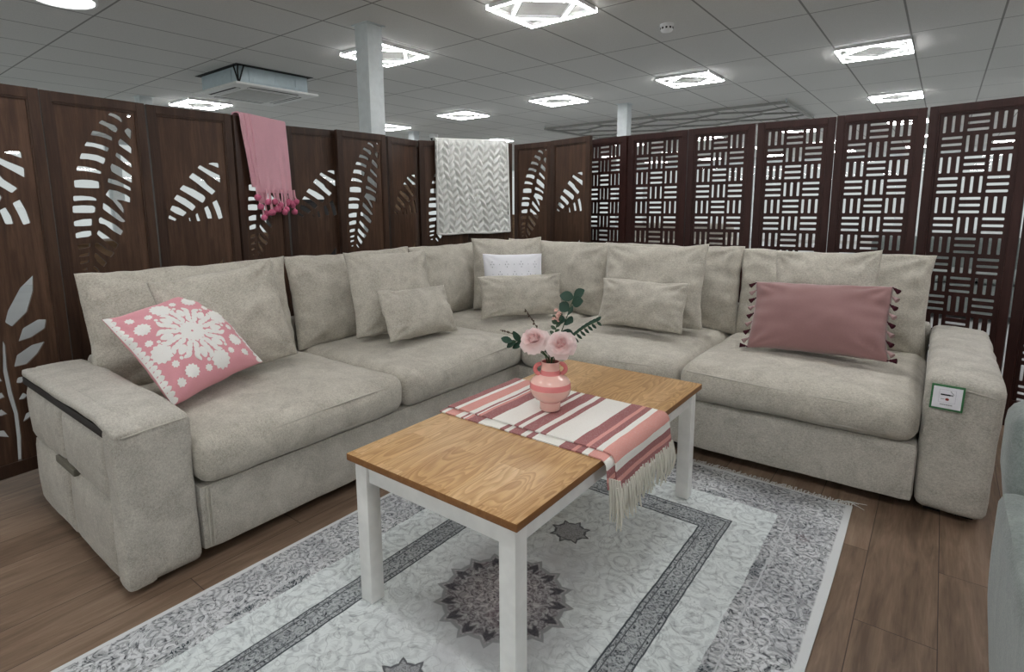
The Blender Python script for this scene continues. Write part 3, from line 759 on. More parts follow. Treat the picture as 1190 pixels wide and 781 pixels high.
# ------------------------------------------------------------------ throws hung over the screens
def hung_cloth(name, mat, W, drop, back, th, parent, fold=None, knit=0., flare=0., seed=0., nx=40, inset=.026, xoff=0., sl=0., sr=0., nf=44):
    """cloth over the top edge of a screen: local x along the screen, -y the room side, z up from the floor"""
    prof = []; top = PH + .004
    nb = 10
    for i in range(nb): prof.append((inset, top - back + back * i / nb))
    for i in range(9):
        a = PI * i / 8; prof.append((inset * math.cos(a), top + .014 * math.sin(a)))
    for i in range(1, nf + 1): prof.append((-inset, top - drop * i / nf))
    vs = []; fs = []; k = len(prof)
    for side in (0, 1):
        for j, (y, z) in enumerate(prof):
            for i in range(nx + 1):
                u = i / nx; dz = max(0, (top - z)) if y < 0 else 0
                tt = min(1, dz / .12)
                x = xoff + W * (u - .5) * (1 + flare * dz) + W * .5
                x += dz * (sl * (1 - u) + sr * u); x += .01 * noise.noise(Vector((seed, z * 3, u))) * tt
                off = (noise.noise(Vector((u * 6 + seed, z * 1.1, seed))) * .018 + noise.noise(Vector((u * 14, z * 2, seed + 3))) * .006) * tt
                if knit:
                    ph = (u * 13 + .35 * math.sin(z * 8 + u * 2) + z * .8)
                    off += knit * (abs(math.sin(ph * PI)) * .75 + .35 * math.sin(z * 92 + (1 if int(ph) % 2 else -1) * u * 70)) * min(1, dz * 20 + .2) * (1 if side == 0 else 0)
                if fold: off += fold(u, dz)
                yy = y - (abs(off) if y <= 0 else 0) * 1.
                nrm = th if side == 0 else 0
                vs.append((x, yy - (nrm if y <= 0.01 else -nrm), z + (nrm if abs(y) < inset * .98 else 0)))
    N = nx + 1; o = k * N
    for j in range(k - 1):
        for i in range(nx):
            q = (j * N + i, j * N + i + 1, (j + 1) * N + i + 1, (j + 1) * N + i); fs.append(q); fs.append(tuple(o + w_ for w_ in q[::-1]))
    for j in range(k - 1):
        for i in (0, nx):
            q = (j * N + i, (j + 1) * N + i, o + (j + 1) * N + i, o + j * N + i); fs.append(q if i == 0 else q[::-1])
    for j in (0, k - 1):
        for i in range(nx):
            q = (j * N + i, j * N + i + 1, o + j * N + i + 1, o + j * N + i); fs.append(q if j else q[::-1])
    m_ = MB().add(vs, fs); return m_.build(name, mat, parent)
# pink throw on the fourth leaf of the first screen
Dd = math.atan2(2.305 - 1.855, -3.663 + 3.471)
t = thing('throw_blanket', 'dusty pink throw with pompom fringe hung over the carved leaf screen', 'throw blanket', (-3.471, 1.855, 0), Dd)
hung_cloth('blanket', 'throw_pink', .365, .475, .42, .007, t, seed=2., nx=26, xoff=.085, inset=.040, sl=.11, sr=.04)
hung_cloth('side_fold', 'throw_pink', .075, .44, .36, .007, t, seed=9., nx=10, xoff=.006, inset=.024, sl=.15, sr=.13, fold=lambda u, dz: .004 * dz)
hung_cloth('side_fold', 'throw_pink', .085, .545, .36, .007, t, seed=14., nx=10, xoff=.045, inset=.032, sl=.15, sr=.13, fold=lambda u, dz: .004 * dz)
m_ = MB(); pp = MB(); rnd = random.Random(4)
for i in range(15):
    x = .150 + .315 * (i / 14) + rnd.uniform(-.008, .008); L = rnd.choice((.05, .075, .10, .06, .12)); z = 1.452; y = -.062 - rnd.uniform(0, .02)
    m_ = MB().tube([(x, y, z + .02), (x + rnd.uniform(-.01, .01), y - .006, z - L * .5), (x + rnd.uniform(-.012, .012), y - .012, z - L)], .006, 6)
    o = m_.build('tassel_cord', 'throw_pink', t)
    MB().ball((x, y - .014, z - L - .012), .0215, sub=2, jit=.22).build('pompom', 'pompom_pink', o)
for x, z in ((.085, 1.43), (.135, 1.30), (.165, 1.325), (.11, 1.37)):
    o = MB().tube([(x, -.05, z + .07), (x, -.056, z)], .006, 6).build('tassel_cord', 'throw_pink', t)
    MB().ball((x, -.058, z - .012), .0215, sub=2, jit=.22).build('pompom', 'pompom_pink', o)
# cream knitted throw over the next screens
t = thing('throw_blanket', 'cream cable-knit throw hung over the carved leaf screens', 'throw blanket', (*I0, 0), math.atan2(Id.y, Id.x))
hung_cloth('blanket', 'throw_cream', .70, .825, .5, .008, t, knit=.030, flare=.03, seed=5., nf=120, nx=150, xoff=.145, inset=.03)
m_ = MB()
for x0 in (.150, .842): m_.tube([(x0, -.062, PH + .0), (x0 + (-.006 if x0 < .5 else .010), -.064, 1.5), (x0 + (-.008 if x0 < .5 else .022), -.062, PH - .822)], .009, 8)
m_.tube([(.145 + .7 * i / 14 * 1.025 - .006, -.062 - .004 * math.sin(i), PH - .822 - .004 * math.sin(i * .8)) for i in range(15)], .009, 8)
m_.build('hem', 'throw_cream', t)

# ------------------------------------------------------------------ the corner sofa
sofa = thing('corner_sofa', 'large beige chenille corner sofa with loose back cushions, around the wooden table', 'corner sofa', (-2.1, 2.95, 0))
SO = sofa.location.copy()
def part(m_, name, mat, parent=None, **k):
    o = m_.build(name, mat, None, **k); p = parent or sofa
    o.parent = p; o.matrix_parent_inverse = Matrix.Translation(-SO); return o
XF, YF = -2.085, 2.925           # front planes of the two runs
XB, YB = -3.24, 4.13
# bases
part(rounded_box((XB + .03, .86, .05), (XF, YB - .03, .315), .018, wob=.003, seed=1), 'base', 'sofa_fabric')
part(rounded_box((XF - .015, YF, .05), (.0, YB - .03, .315), .018, wob=.003, seed=2), 'base', 'sofa_fabric')
# piping on the base fronts
m_ = MB()
for y in (.885, .90): m_.tube([(XF + .002, y, .075), (XF + .005, y, .19), (XF + .002, y, .305)], .0035, 6)
o = part(m_, 'base_seam', 'sofa_piping')
# back frames
part(rounded_box((XB, .86, .065), (XB + .16, YB, .66), .04, wob=.004, seed=3), 'back_frame', 'sofa_fabric')
part(rounded_box((XB + .14, YB - .16, .065), (.0, YB, .66), .04, wob=.004, seed=4), 'back_frame', 'sofa_fabric')
# arms
def taper_l(g):
    k = max(0, min(1, (.64 - g.z) / .58)); s_ = max(0, min(1, (XF - g.x) / 1.1)); g.x += .06 * k * s_
    g.z -= .028 * max(0, 1 - abs((g.x - XF) / .18)) if g.z > .5 else 0
    return g
arm = part(rounded_box((XB + .03, .632, .028), (XF + .005, .858, .640), .034, wob=.005, seed=5, shape=taper_l, crown=.012), 'arm', 'sofa_fabric')
arm_cap = rounded_box((XB + .03, .600, .603), (XF + .005, .70, .643), .019, wob=.003, seed=6, shape=taper_l)
part(arm_cap, 'arm_cap', 'sofa_fabric')
part(rounded_box((XF - .105, .598, .026), (XF + .008, .70, .632), .022, wob=.004, seed=7, shape=taper_l), 'arm_front', 'sofa_fabric')
# quilted inset panels on the outer side of the arm
xs = [XB + .055, XB + .56, XF - .10]; zs = [.03, .335, .574]
for i in range(2):
    for j in range(2):
        sh = (lambda g: Vector((g.x + .055 * max(0, min(1, (.62 - g.z) / .56)) * max(0, min(1, (XF - g.x) / 1.1)), g.y, g.z)))
        part(rounded_box((xs[i] + .001, .604, zs[j] + .001), (xs[i + 1] - .001, .65, zs[j + 1] - .001), .02, bulge=(0, 0, .012, 0), wob=.003, seed=20 + 2 * i + j, shape=sh), 'side_panel', 'sofa_fabric')
part(MB().box((XB + .045, .6025, .573), (XF - .098, .64, .606), bev=.003), 'shadow_strip', 'dark_strip')  # dark brown piping band below the arm cap
part(MB().box((XB + .47, .5925, .325), (XB + .70, .62, .353), bev=.004), 'side_pocket', 'pocket_lining')
def taper_r(g):
    k = max(0, min(1, (g.y - 2.95) / .25)); 
    if g.z > .45: g.z -= .030 * (1 - k) ** 2 * (g.z - .45) / .19 + .014 * max(0, (g.x - .10) / .15)
    if g.x > .2: g.x += .02 * (g.z / .64 - .5) * (1 - k * .6)
    return g
arm_r = part(rounded_box((.003, 2.945, .028), (.252, YB - .03, .645), .036, wob=.005, seed=8, shape=taper_r, crown=.012), 'arm', 'sofa_fabric')
m_ = MB().tube([(.03, 2.9435, .578), (.08, 2.941, .583), (.15, 2.941, .577), (.235, 2.944, .560)], .0028, 6)
part(m_, 'arm_seam', 'sofa_piping')
m_ = MB().tube([(XF + .009, .625, .592), (XF + .011, .72, .600), (XF + .009, .835, .603)], .0028, 6)
part(m_, 'arm_seam', 'sofa_piping')
# feet
for x, y in ((-2.20, .70), (-2.20, .82), (-3.0, .70), (-2.22, 1.9), (-3.1, 4.0), (-2.22, 3.06), (-1.05, 3.06), (.07, 3.05), (.18, 3.05), (.15, 3.95), (-1.05, 4.0)):
    part(MB().box((x - .03, y - .03, 0), (x + .03, y + .03, .068), bev=.004), 'foot', 'black_plastic')
# seat cushions
def seat(a, b, seed, front, crown=.035):
    bl = {'x': (0, .03, .006, .006), 'y': (.006, .006, .03, 0), 'c': (0, .0, .0, 0)}[front]
    tilt = .0
    o = part(rounded_box((a[0], a[1], .312), (b[0], b[1], .505), .07, res=.028, crown=crown, bulge=bl, wob=.006, seed=seed, wscale=4.), 'seat_cushion', 'sofa_fabric_cushion')
    m_ = MB()
    n_ = 26
    if front == 'x':
        ys = [a[1] + .05 + (b[1] - a[1] - .1) * i / n_ for i in range(n_ + 1)]
        m_.tube([(b[0] + .0215 * (1 - abs(2 * i / n_ - 1) ** 4) - .012, y, .468 + .006 * math.sin(y * 5)) for i, y in enumerate(ys)], .004, 6)
        m_.tube([(b[0] + .0215 * (1 - abs(2 * i / n_ - 1) ** 4) - .012, y, .353 + .003 * math.sin(y * 7)) for i, y in enumerate(ys)], .004, 6)
    elif front == 'y':
        xs_ = [a[0] + .05 + (b[0] - a[0] - .1) * i / n_ for i in range(n_ + 1)]
        m_.tube([(x, a[1] - .0215 * (1 - abs(2 * i / n_ - 1) ** 4) + .012, .468 + .006 * math.sin(x * 5)) for i, x in enumerate(xs_)], .004, 6)
        m_.tube([(x, a[1] - .0215 * (1 - abs(2 * i / n_ - 1) ** 4) + .012, .353 + .003 * math.sin(x * 7)) for i, x in enumerate(xs_)], .004, 6)
    if m_.v:
        q = m_.build('piping', 'sofa_piping'); q.parent = o; q.matrix_parent_inverse = Matrix.Identity(4)
    return o
seat((-3.08, .862), (XF + .035, 1.895), 31, 'x')
seat((-3.08, 1.90), (XF + .035, 2.945), 32, 'x')
seat((-3.08, 2.95), (-2.075, 3.975), 33, 'c', .03)
seat((-2.07, YF - .035), (-1.035, 3.975), 34, 'y')
seat((-1.03, YF - .035), (-.002, 3.975), 35, 'y')
# loose back cushions
def back(c, w, h, t, yaw, tilt, roll, seed, pinch=.035, wr=1.):
    o = weld(pillow_mesh(w, h, t, seed, pinch, wr, 36)).build('back_cushion', 'sofa_fabric_cushion', None, mat=pose(c, yaw, tilt, roll), angle=None)
    o.parent = sofa; o.matrix_parent_inverse = Matrix.Translation(-SO); return o
ZB = .775
back((-3.005, 1.335, ZB), 1.06, .585, .24, 0, .16, 0, 41)
back((-3.005, 2.375, ZB), 1.02, .575, .24, 0, .16, 0, 42)
back((-3.005, 3.36, ZB - .005), .96, .57, .24, 0, .16, 0, 43)
back((-2.42, 3.895, ZB), .98, .58, .24, -PI / 2, .16, 0, 44)
back((-1.485, 3.895, ZB), 1.0, .585, .24, -PI / 2, .16, 0, 45)
back((-.505, 3.895, ZB - .01), 1.0, .58, .24, -PI / 2, .16, 0, 46)

# ------------------------------------------------------------------ scatter cushions
def scatter(label, mat, c, yaw, tilt, roll, w, h, t, seed, pinch=.06, wr=1., group=None, extra=None, parts=None):
    m_ = weld(pillow_mesh(w, h, t, seed, pinch, wr))
    mats = [mat]
    if extra: mats += extra(m_, w, h, t, seed, pinch, wr)
    o = m_.build('scatter_cushion', mats, None, mat=pose(c, yaw, tilt, roll), angle=None)
    tag(o, label, 'cushion', group)
    if parts: parts(o, w, h, t, seed, pinch, wr)
    return o
gS = 'beige scatter cushions on the corner sofa'
scatter('large square beige cushion behind the pink floral cushion', 'sofa_fabric_cushion', (-2.67, 1.308, .808), -.219, .24, .135, .575, .515, .16, 51, group=gS)
scatter('large square beige cushion behind the small oblong one in the middle of the sofa side', 'sofa_fabric_cushion', (-2.69, 2.396, .81), -.33, .42, -.02, .567, .553, .19, 53, group=gS)
scatter('small oblong beige cushion leaning on the second large square one from the pink floral cushion', 'sofa_fabric_cushion', (-2.465, 2.405, .706), .0, .45, -.057, .568, .318, .15, 54, group=gS)
scatter('square beige cushion standing in the sofa corner behind the white dotted cushion', 'sofa_fabric_cushion', (-2.64, 3.56, .82), -.832, .26, .005, .56, .565, .17, 55, group=gS)
scatter('oblong beige cushion in the sofa corner in front of the white dotted cushion', 'sofa_fabric_cushion', (-2.33, 3.31, .70), -.55, .22, -.02, .655, .305, .15, 57, group=gS)
scatter('large beige cushion beside the sofa corner with a small oblong one in front', 'sofa_fabric_cushion', (-1.455, 3.555, .82), -1.42, .36, .02, .67, .558, .19, 58, group=gS)
scatter('small oblong beige cushion on the seat beside the mauve tasselled cushion', 'sofa_fabric_cushion', (-1.425, 3.32, .722), -1.495, .38, 0, .556, .315, .15, 59, group=gS)
scatter('large beige cushion mostly hidden behind the mauve tasselled cushion', 'sofa_fabric_cushion', (-.478, 3.605, .817), -1.51, .30, .04, .517, .546, .17, 60, group=gS)

def on_face(o_, P, w, h, t, seed, pinch, wr, off):
    """lay a flat outline (u, v in -1..1) on the cushion face"""
    q = pillow_point(max(-.995, min(.995, P[0])), max(-.995, min(.995, P[1])), 1, w, h, t, seed, pinch, wr); return (q.x, q.y - off, q.z)
def motif(m_, pts, a, mi, off, rings=5):
    c = Vector((sum(p[0] for p in pts) / len(pts), sum(p[1] for p in pts) / len(pts))); n = len(pts); vs = []; fs = []
    for k in range(rings + 1):
        s_ = k / rings
        for p in pts: vs.append(on_face(None, (c.x + (p[0] - c.x) * max(s_, .02), c.y + (p[1] - c.y) * max(s_, .02)), *a, off + .0012 * (1 - s_ ** 3)))
    for k in range(rings):
        fs += [(k * n + i, k * n + (i + 1) % n, (k + 1) * n + (i + 1) % n, (k + 1) * n + i) for i in range(n)]
    m_.add(vs, fs, mi)
def blob(cx, cy, r, n, amp, rot=0, sx=1.): 
    K = n * 4; return [(cx + sx * r * (1 + amp * math.cos(n * 2 * PI * i / K)) * math.cos(2 * PI * i / K + rot), cy + r * (1 + amp * math.cos(n * 2 * PI * i / K)) * math.sin(2 * PI * i / K + rot)) for i in range(K)]
def leaf(cx, cy, L, w_, ang, n=7):
    pts = []
    for i in range(n + 1): s_ = i / n; pts.append((L * (s_ - .5), w_ * math.sin(PI * s_) ** .8))
    for i in range(n - 1, 0, -1): s_ = i / n; pts.append((L * (s_ - .5), -w_ * math.sin(PI * s_) ** .8))
    return [(cx + p[0] * math.cos(ang) - p[1] * math.sin(ang), cy + p[0] * math.sin(ang) + p[1] * math.cos(ang)) for p in pts]
def embroidery(m_, w, h, t, seed, pinch, wr):
    a = (w, h, t, seed, pinch, wr); off = .0016; K_ = 1.0
    motif(m_, blob(0, 0, .22, 18, .09), a, 1, off); motif(m_, blob(0, 0, .022, 6, .05), a, 2, off + .0022)
    for k in range(8):
        A = k * PI / 4 + .2; rot = lambda x, y, A=A: (x * math.cos(A) - y * math.sin(A), x * math.sin(A) + y * math.cos(A))
        for j in range(4):
            d = .27 + j * .085
            for s_ in (-1, 1):
                p = rot(d, s_ * (.050 + .008 * j)); motif(m_, leaf(p[0], p[1], .165, .042, A + s_ * .7), a, 1, off, 3)
        for s_ in (-1, 1):
            p = rot(.43, s_ * .165); motif(m_, leaf(p[0], p[1], .23, .055, A + s_ * .4), a, 1, off, 3)
            p = rot(.55, s_ * .11); motif(m_, leaf(p[0], p[1], .13, .034, A + s_ * .8), a, 1, off, 3)
        R_ = .73 if k % 2 == 0 else .80; r_ = .175 if k % 2 == 0 else .125
        p = rot(R_, 0); c_ = max(abs(p[0]), abs(p[1]))
        if c_ > .70: p = (p[0] * .70 / c_, p[1] * .70 / c_)
        motif(m_, blob(p[0], p[1], r_, 12, .10, A), a, 1, off)
        A2 = A + PI / 8; p = (.76 * math.cos(A2), .76 * math.sin(A2)); motif(m_, blob(p[0], p[1], .062, 8, .14, A2), a, 1, off, 3)
        p = (.62 * math.cos(A2 + .07), .62 * math.sin(A2 + .07)); motif(m_, blob(p[0], p[1], .034, 6, .05), a, 1, off, 2)
    for sx in (-1, 1):
        for sy in (-1, 1): motif(m_, blob(sx * .70, sy * .74, .075, 8, .14), a, 1, off, 3)
    # plain white scalloped border down both sides
    for sx in (-1, 1):
        K = 18
        for i in range(K):
            v0 = -.99 + 1.98 * i / K; v1 = -.99 + 1.98 * (i + 1) / K; vm = (v0 + v1) / 2
            motif(m_, [(sx * .995, v0), (sx * .93, v0), (sx * .895, v0 + .015), (sx * .868, vm), (sx * .895, v1 - .015), (sx * .93, v1), (sx * .995, v1)][::sx], a, 1, off, 3)
    return ['white_linen', 'pink_linen']
scatter('square pink cushion with white floral embroidery, leaning against the sofa arm', 'pink_linen', (-2.575, 1.072, .762), .0, .78, .235, .455, .49, .17, 52, .05, .7, None, embroidery)
def dots(m_, w, h, t, seed, pinch, wr):
    a = (w, h, t, seed, pinch, wr)
    for i in range(7):
        for j in range(4):
            cx, cy = -.72 + i * .24, .60 - j * .36
            if (i + j) % 2 == 0:
                for dx, dy in ((0, .095), (0, -.095), (.05, 0), (-.05, 0)): motif(m_, blob(cx + dx, cy + dy, .022, 4, .12, PI / 4, .6), a, 1, .001, 2)
                motif(m_, blob(cx, cy, .010, 4, 0, 0, .6), a, 1, .001, 2)
            else: motif(m_, blob(cx, cy, .018, 4, .1, PI / 4, .6), a, 1, .001, 2)
    return ['pillow_dot']
scatter('white cushion with small grey dot pattern in the sofa corner', 'white_cotton', (-2.49, 3.43, .775), -.72, .22, -.02, .46, .43, .13, 56, .04, .4, None, dots)
def tassels(o, w, h, t, seed, pinch, wr):
    rnd = random.Random(3)
    for sx in (-1, 1):
        for i in range(9):
            v = -.96 + 1.92 * i / 8; p = pillow_point(sx * .995, v, 1, w, h, t, seed, pinch, wr)
            dk = i % 2 == 0; L = .036; d = Vector((sx * .75, -.25 + rnd.uniform(-.1, .1), -.75)).normalized()
            if i == 0: d = Vector((sx * .95, -.2, .0)).normalized()
            m_ = MB(); b = Vector(p)
            m_.tube([b - d * .004, b + d * .008], .0035, 6); m_.tube([b + d * .006, b + d * .012, b + d * .016, b + d * L], [.004, .0075, .007, .0135], 9)
            q = m_.build('tassel', 'tassel_plum' if dk else 'tassel_mauve'); q.parent = o
            q['label'] = 'dark plum tassel' if dk else 'pale mauve tassel'
scatter('mauve velvet cushion with tassels down both sides', 'mauve_velvet', (-.475, 3.38, .738), -1.60, .50, .045, .645, .396, .17, 61, .04, .8, None, None, tassels)

# sign stuck on the sofa arm
t = thing('sign', 'small white card with green border and cigarette picture on the sofa arm', 'sign', (.078, 2.934, .540))
cm = Matrix.Rotation(math.radians(1.5), 4, 'Y')
m_ = MB().box((-.054, -.003, -.053), (.054, .003, .053), bev=.0012, mat=cm); m_.build('border', 'card_green', t)
m_ = MB().box((-.047, -.0042, -.045), (.047, -.0025, .045), bev=.0005, mat=cm); m_.build('card', 'card_white', t)
def flat(m_, x0, z0, x1, z1, mi=0, y=-.0048): m_.box((x0, y, z0), (x1, y + .0008, z1), mi, cm)
m_ = MB()
flat(m_, -.027, .0335, .027, .0342); flat(m_, -.027, -.0205, .027, -.0198); flat(m_, -.027, -.0205, -.0262, .0342); flat(m_, .0262, -.0205, .027, .0342)
m_.build('picture_frame', 'card_line', t, smooth=False)
m_ = MB(); flat(m_, -.022, .0095, .010, .0155, 0); flat(m_, .0105, .0095, .0185, .0155, 1)
for k in range(6): flat(m_, .008 + .002 * k, .0275 - .0022 * k, .0105 + .002 * k, .030 - .0022 * k, 1)
m_.build('cigarette_picture', ['ink_black', 'ink_grey'], t, smooth=False)
m_ = MB()
m_.add([tuple(cm @ Vector((.0005 + (.0072 if k % 2 else .0055) * math.cos(k * PI / 9), -.0049, -.006 + (.0062 if k % 2 else .005) * math.sin(k * PI / 9)))) for k in range(18)], [tuple(range(18))], 0)
flat(m_, -.0205, -.0072, -.008, -.0052, 1)
m_.build('red_mark', ['ink_red', 'ink_grey'], t, smooth=False)
m_ = MB()
for k in range(9): flat(m_, -.0205 + .0045 * k, -.0315, -.0205 + .0045 * k + .0034, -.0275)
m_.build('caption', 'ink_grey', t, smooth=False)

# ------------------------------------------------------------------ rug
RX, RY = -1.068, 1.42
rug = thing('rug', 'large grey and white oriental rug with star medallion under the wooden table', 'rug', (RX, RY, 0))
bm = bmesh.new(); nx, ny = 60, 100; vs = []
g = [[None] * (ny + 1) for _ in range(nx + 1)]
for i in range(nx + 1):
    for j in range(ny + 1):
        x = -.865 + 1.73 * i / nx; y = -1.425 + 2.85 * j / ny
        z = .011 + .0012 * noise.noise(Vector((x * 3, y * 3, 0)))
        if abs(x) > .864 or abs(y) > 1.424: z = .006
        ex = .008 * math.sin(y * 2.1) * (1 if x > 0 else .3) * abs(x / .865)
        g[i][j] = bm.verts.new((x + ex, y + .010 * math.sin(x * 4 + 1) * (abs(y) / 1.425) ** 3, z))
for i in range(nx):
    for j in range(ny): bm.faces.new((g[i][j], g[i + 1][j], g[i + 1][j + 1], g[i][j + 1]))
edge = [g[i][0] for i in range(nx + 1)] + [g[nx][j] for j in range(1, ny + 1)] + [g[i][ny] for i in range(nx - 1, -1, -1)] + [g[0][j] for j in range(ny - 1, 0, -1)]
low = [bm.verts.new((v.co.x, v.co.y, .001)) for v in edge]
for i in range(len(edge)):
    k = (i + 1) % len(edge); bm.faces.new((edge[k], edge[i], low[i], low[k]))
MB().bm(bm).build('pile', 'rug_pile', rug)
rnd = random.Random(11); m_ = MB()
for sy in (1, -1):
    for i in range(300):
        x = -.862 + 1.724 * i / 299 + rnd.uniform(-.002, .002); L = rnd.uniform(.022, .05); dx = rnd.uniform(-.012, .012); y0 = 1.42 + .010 * math.sin(x * 4 + 1)
        m_.tube([(x, sy * y0, .007), (x + dx * .4, sy * (y0 + L * .5), rnd.uniform(.005, .012)), (x + dx, sy * (y0 + L), .0025)], .0021, 4)
    for i in range(5):
        x = .84 + rnd.uniform(-.03, .02); m_.tube([(x, sy * 1.425, .007), (x + .03, sy * 1.45, .008), (x + rnd.uniform(.05, .09), sy * (1.44 + rnd.uniform(-.03, .03)), .004)], .0014, 4)
f_ = m_.build('fringe', 'rug_fringe', rug); f_['kind'] = 'stuff'; f_['label'] = 'white fringe'

# ------------------------------------------------------------------ coffee table
TX0, TX1, TY0, TY1, TZ = -1.470, -.777, 1.080, 2.508, .545
cx, cy = (TX0 + TX1) / 2, (TY0 + TY1) / 2
tb = thing('coffee_table', 'rectangular coffee table with oak top and white legs on the rug', 'coffee table', (cx, cy, 0))
w, l = (TX1 - TX0) / 2, (TY1 - TY0) / 2
m_ = MB(); m_.box((-w, -l, TZ - .024), (w, l, TZ), bev=.003)
top = m_.build('table_top', ['oak_top', 'oak_edge'], tb)
for p in top.data.polygons:
    if abs(p.normal.z) < .5: p.material_index = 1
tz = .0125
for sx in (-1, 1):
    for sy in (-1, 1):
        x, y = sx * (w - .0465), sy * (l - .0465)
        MB().box((x - .0275, y - .0275, tz), (x + .0275, y + .0275, TZ - .024), bev=.0025).build('leg', 'white_paint', tb)
iw, il = w - .030, l - .030
for s_ in (-1, 1):
    MB().box((s_ * iw - (.018 if s_ > 0 else 0), -l + .074, TZ - .094), (s_ * iw + (.018 if s_ < 0 else 0), l - .074, TZ - .0245), bev=.0015).build('apron', 'white_paint', tb)
    MB().box((-w + .074, s_ * il - (.018 if s_ > 0 else 0), TZ - .094), (w - .074, s_ * il + (.018 if s_ < 0 else 0), TZ - .0245), bev=.0015).build('apron', 'white_paint', tb)

# ------------------------------------------------------------------ striped runner, folded double, hanging over one long edge
run = thing('table_runner', 'folded striped runner in pink, maroon and white across the coffee table', 'table runner', (TX0, 1.81, TZ))
def runner_layer(y0, y1, x0, length, zoff, seed, nx=90, ny=30, th=.0045):
    """x along the cloth measured from the far long edge of the table; drops past the near long edge"""
    edge_x = TX1 - TX0 + .006; R_ = .022 + zoff; vs = []; al = []; fs = []
    for side in (0, 1):
        for i in range(nx + 1):
            s_ = x0 + (length) * i / nx
            for j in range(ny + 1):
                v = j / ny; y = y0 + (y1 - y0) * v
                y += .008 * noise.noise(Vector((s_ * 3, seed, v * .5)))
                sw = s_ + .003 * noise.noise(Vector((v * 3, seed, 4.)))
                ripple = .0035 * abs(noise.noise(Vector((s_ * 9, v * 3, seed)))) + .002 * abs(noise.noise(Vector((s_ * 22, v * 5, seed + 2))))
                h = zoff + ripple + (th if side == 0 else 0)
                e0 = edge_x - .013
                if sw <= e0: p = (sw, y, h)
                elif sw <= e0 + R_ * PI / 2:
                    a = (sw - e0) / R_; p = (e0 + (R_ + h - zoff) * math.sin(a), y, zoff - R_ + (R_ + h - zoff) * math.cos(a))
                else:
                    d = sw - e0 - R_ * PI / 2; fl = .002 * math.sin(v * 8 + seed) * min(1, d / .06); p = (e0 + R_ + h - zoff + fl + d * .10, y + .05 * d * (v - .5), zoff - R_ - d)
                vs.append((p[0], p[1] - 1.81, p[2])); al.append(s_)
    N = ny + 1; o = (nx + 1) * N
    for i in range(nx):
        for j in range(ny):
            q = (i * N + j, (i + 1) * N + j, (i + 1) * N + j + 1, i * N + j + 1); fs.append(q); fs.append(tuple(o + k for k in q[::-1]))
    for i in range(nx):
        for j in (0, ny):
            q = (i * N + j, (i + 1) * N + j, o + (i + 1) * N + j, o + i * N + j); fs.append(q[::-1] if j == 0 else q)
    for i in (0, nx):
        for j in range(ny):
            q = (i * N + j, i * N + j + 1, o + i * N + j + 1, o + i * N + j); fs.append(q[::-1] if i else q)
    return vs, fs, al
def add_layer(name, *a, shift=0., **k):
    vs, fs, al = runner_layer(*a, **k); o = MB().add(vs, fs).build(name, 'runner_cloth', run)
    at = o.data.attributes.new('along', 'FLOAT', 'POINT'); at.data.foreach_set('value', [max(0., v + shift) for v in al]); return o, vs
add_layer('lower_layer', 1.540, 2.030, -.010, .80, .001, 2., shift=.03)
o_, top_v = add_layer('upper_layer', 1.585, 2.045, -.006, .842, .0085, 7.)
rnd = random.Random(5); m_ = MB()
ex = .731
for i in range(23):
    v = i / 22; y = 1.575 + v * .47 - 1.81; x = ex + .002 * math.sin(v * 8 + 7) + rnd.uniform(-.004, .004); z = -.128 + rnd.uniform(-.004, .004) 
    L = rnd.uniform(.078, .10) * (1.12 if i < 4 else .95)
    pts = [(x - .004, y, z + .03), (x + .002, y, z), (x + rnd.uniform(-.004, .01), y + rnd.uniform(-.006, .006), z - L * .5), (x + rnd.uniform(-.006, .014), y + rnd.uniform(-.010, .010), z - L)]
    for a in range(3):
        dx, dy = .0035 * math.cos(a * 2.1 + i), .0035 * math.sin(a * 2.1 + i)
        m_.tube([(p[0] + dx * (1 + k * .4), p[1] + dy * (1 + k * .5), p[2]) for k, p in enumerate(pts)], [.0045, .0045, .004, .0022], 6)
for i in range(5):
    y = 1.545 + i * .012 - 1.81; x = ex - .012 + .003 * i; z = -.085 - .006 * i
    m_.tube([(x, y, z + .03), (x + .004, y, z), (x + .006, y + .004, z - .06), (x + .002, y + .008, z - .12)], [.0045, .005, .0045, .002], 6)
q = m_.build('fringe', 'fringe_cream', run); q['label'] = 'cream knotted fringe'

# ------------------------------------------------------------------ vase
VX, VY, VZ = -1.127, 1.792, .5625
vs_ = thing('vase', 'pink and coral round vase with two small handles on the striped runner', 'vase', (VX, VY, VZ))
prof = [(0, 0), (.036, 0), (.0395, .003), (.040, .030), (.038, .034), (.041, .037), (.060, .048), (.073, .064), (.079, .082), (.0795, .088), (.080, .090), (.0785, .093), (.079, .106), (.077, .112), (.0745, .117), (.066, .127), (.052, .136), (.040, .142), (.037, .146), (.0365, .158), (.036, .160), (.0345, .175), (.035, .186), (.0375, .191), (.036, .193), (.032, .190), (.031, .176), (.032, .150), (.036, .140)]
def vm(i):
    z = (prof[i][1] + prof[i + 1][1]) / 2
    if i >= 25: return 2
    if .032 < z < .0385 or .0895 < z < .113 or .143 < z < .1595: return 1
    return 0
MB().lathe(prof, 44, mfun=vm).build('body', ['vase_blush', 'vase_coral', 'vase_inside'], vs_, angle=60)
vd = Vector((.775, .632, 0))   # handles lie across the line of sight
for s_ in (-1, 1):
    pts = []
    for i in range(13):
        a = -PI * .62 + PI * 1.24 * i / 12; pts.append(vd * s_ * (.036 + .021 * max(0, math.cos(a)) + .002) + Vector((0, 0, .162 + .020 * math.sin(a))))
    MB().tube(pts, [.0075] + [.0082] * 11 + [.0075], 10).build('handle', 'vase_coral', vs_)

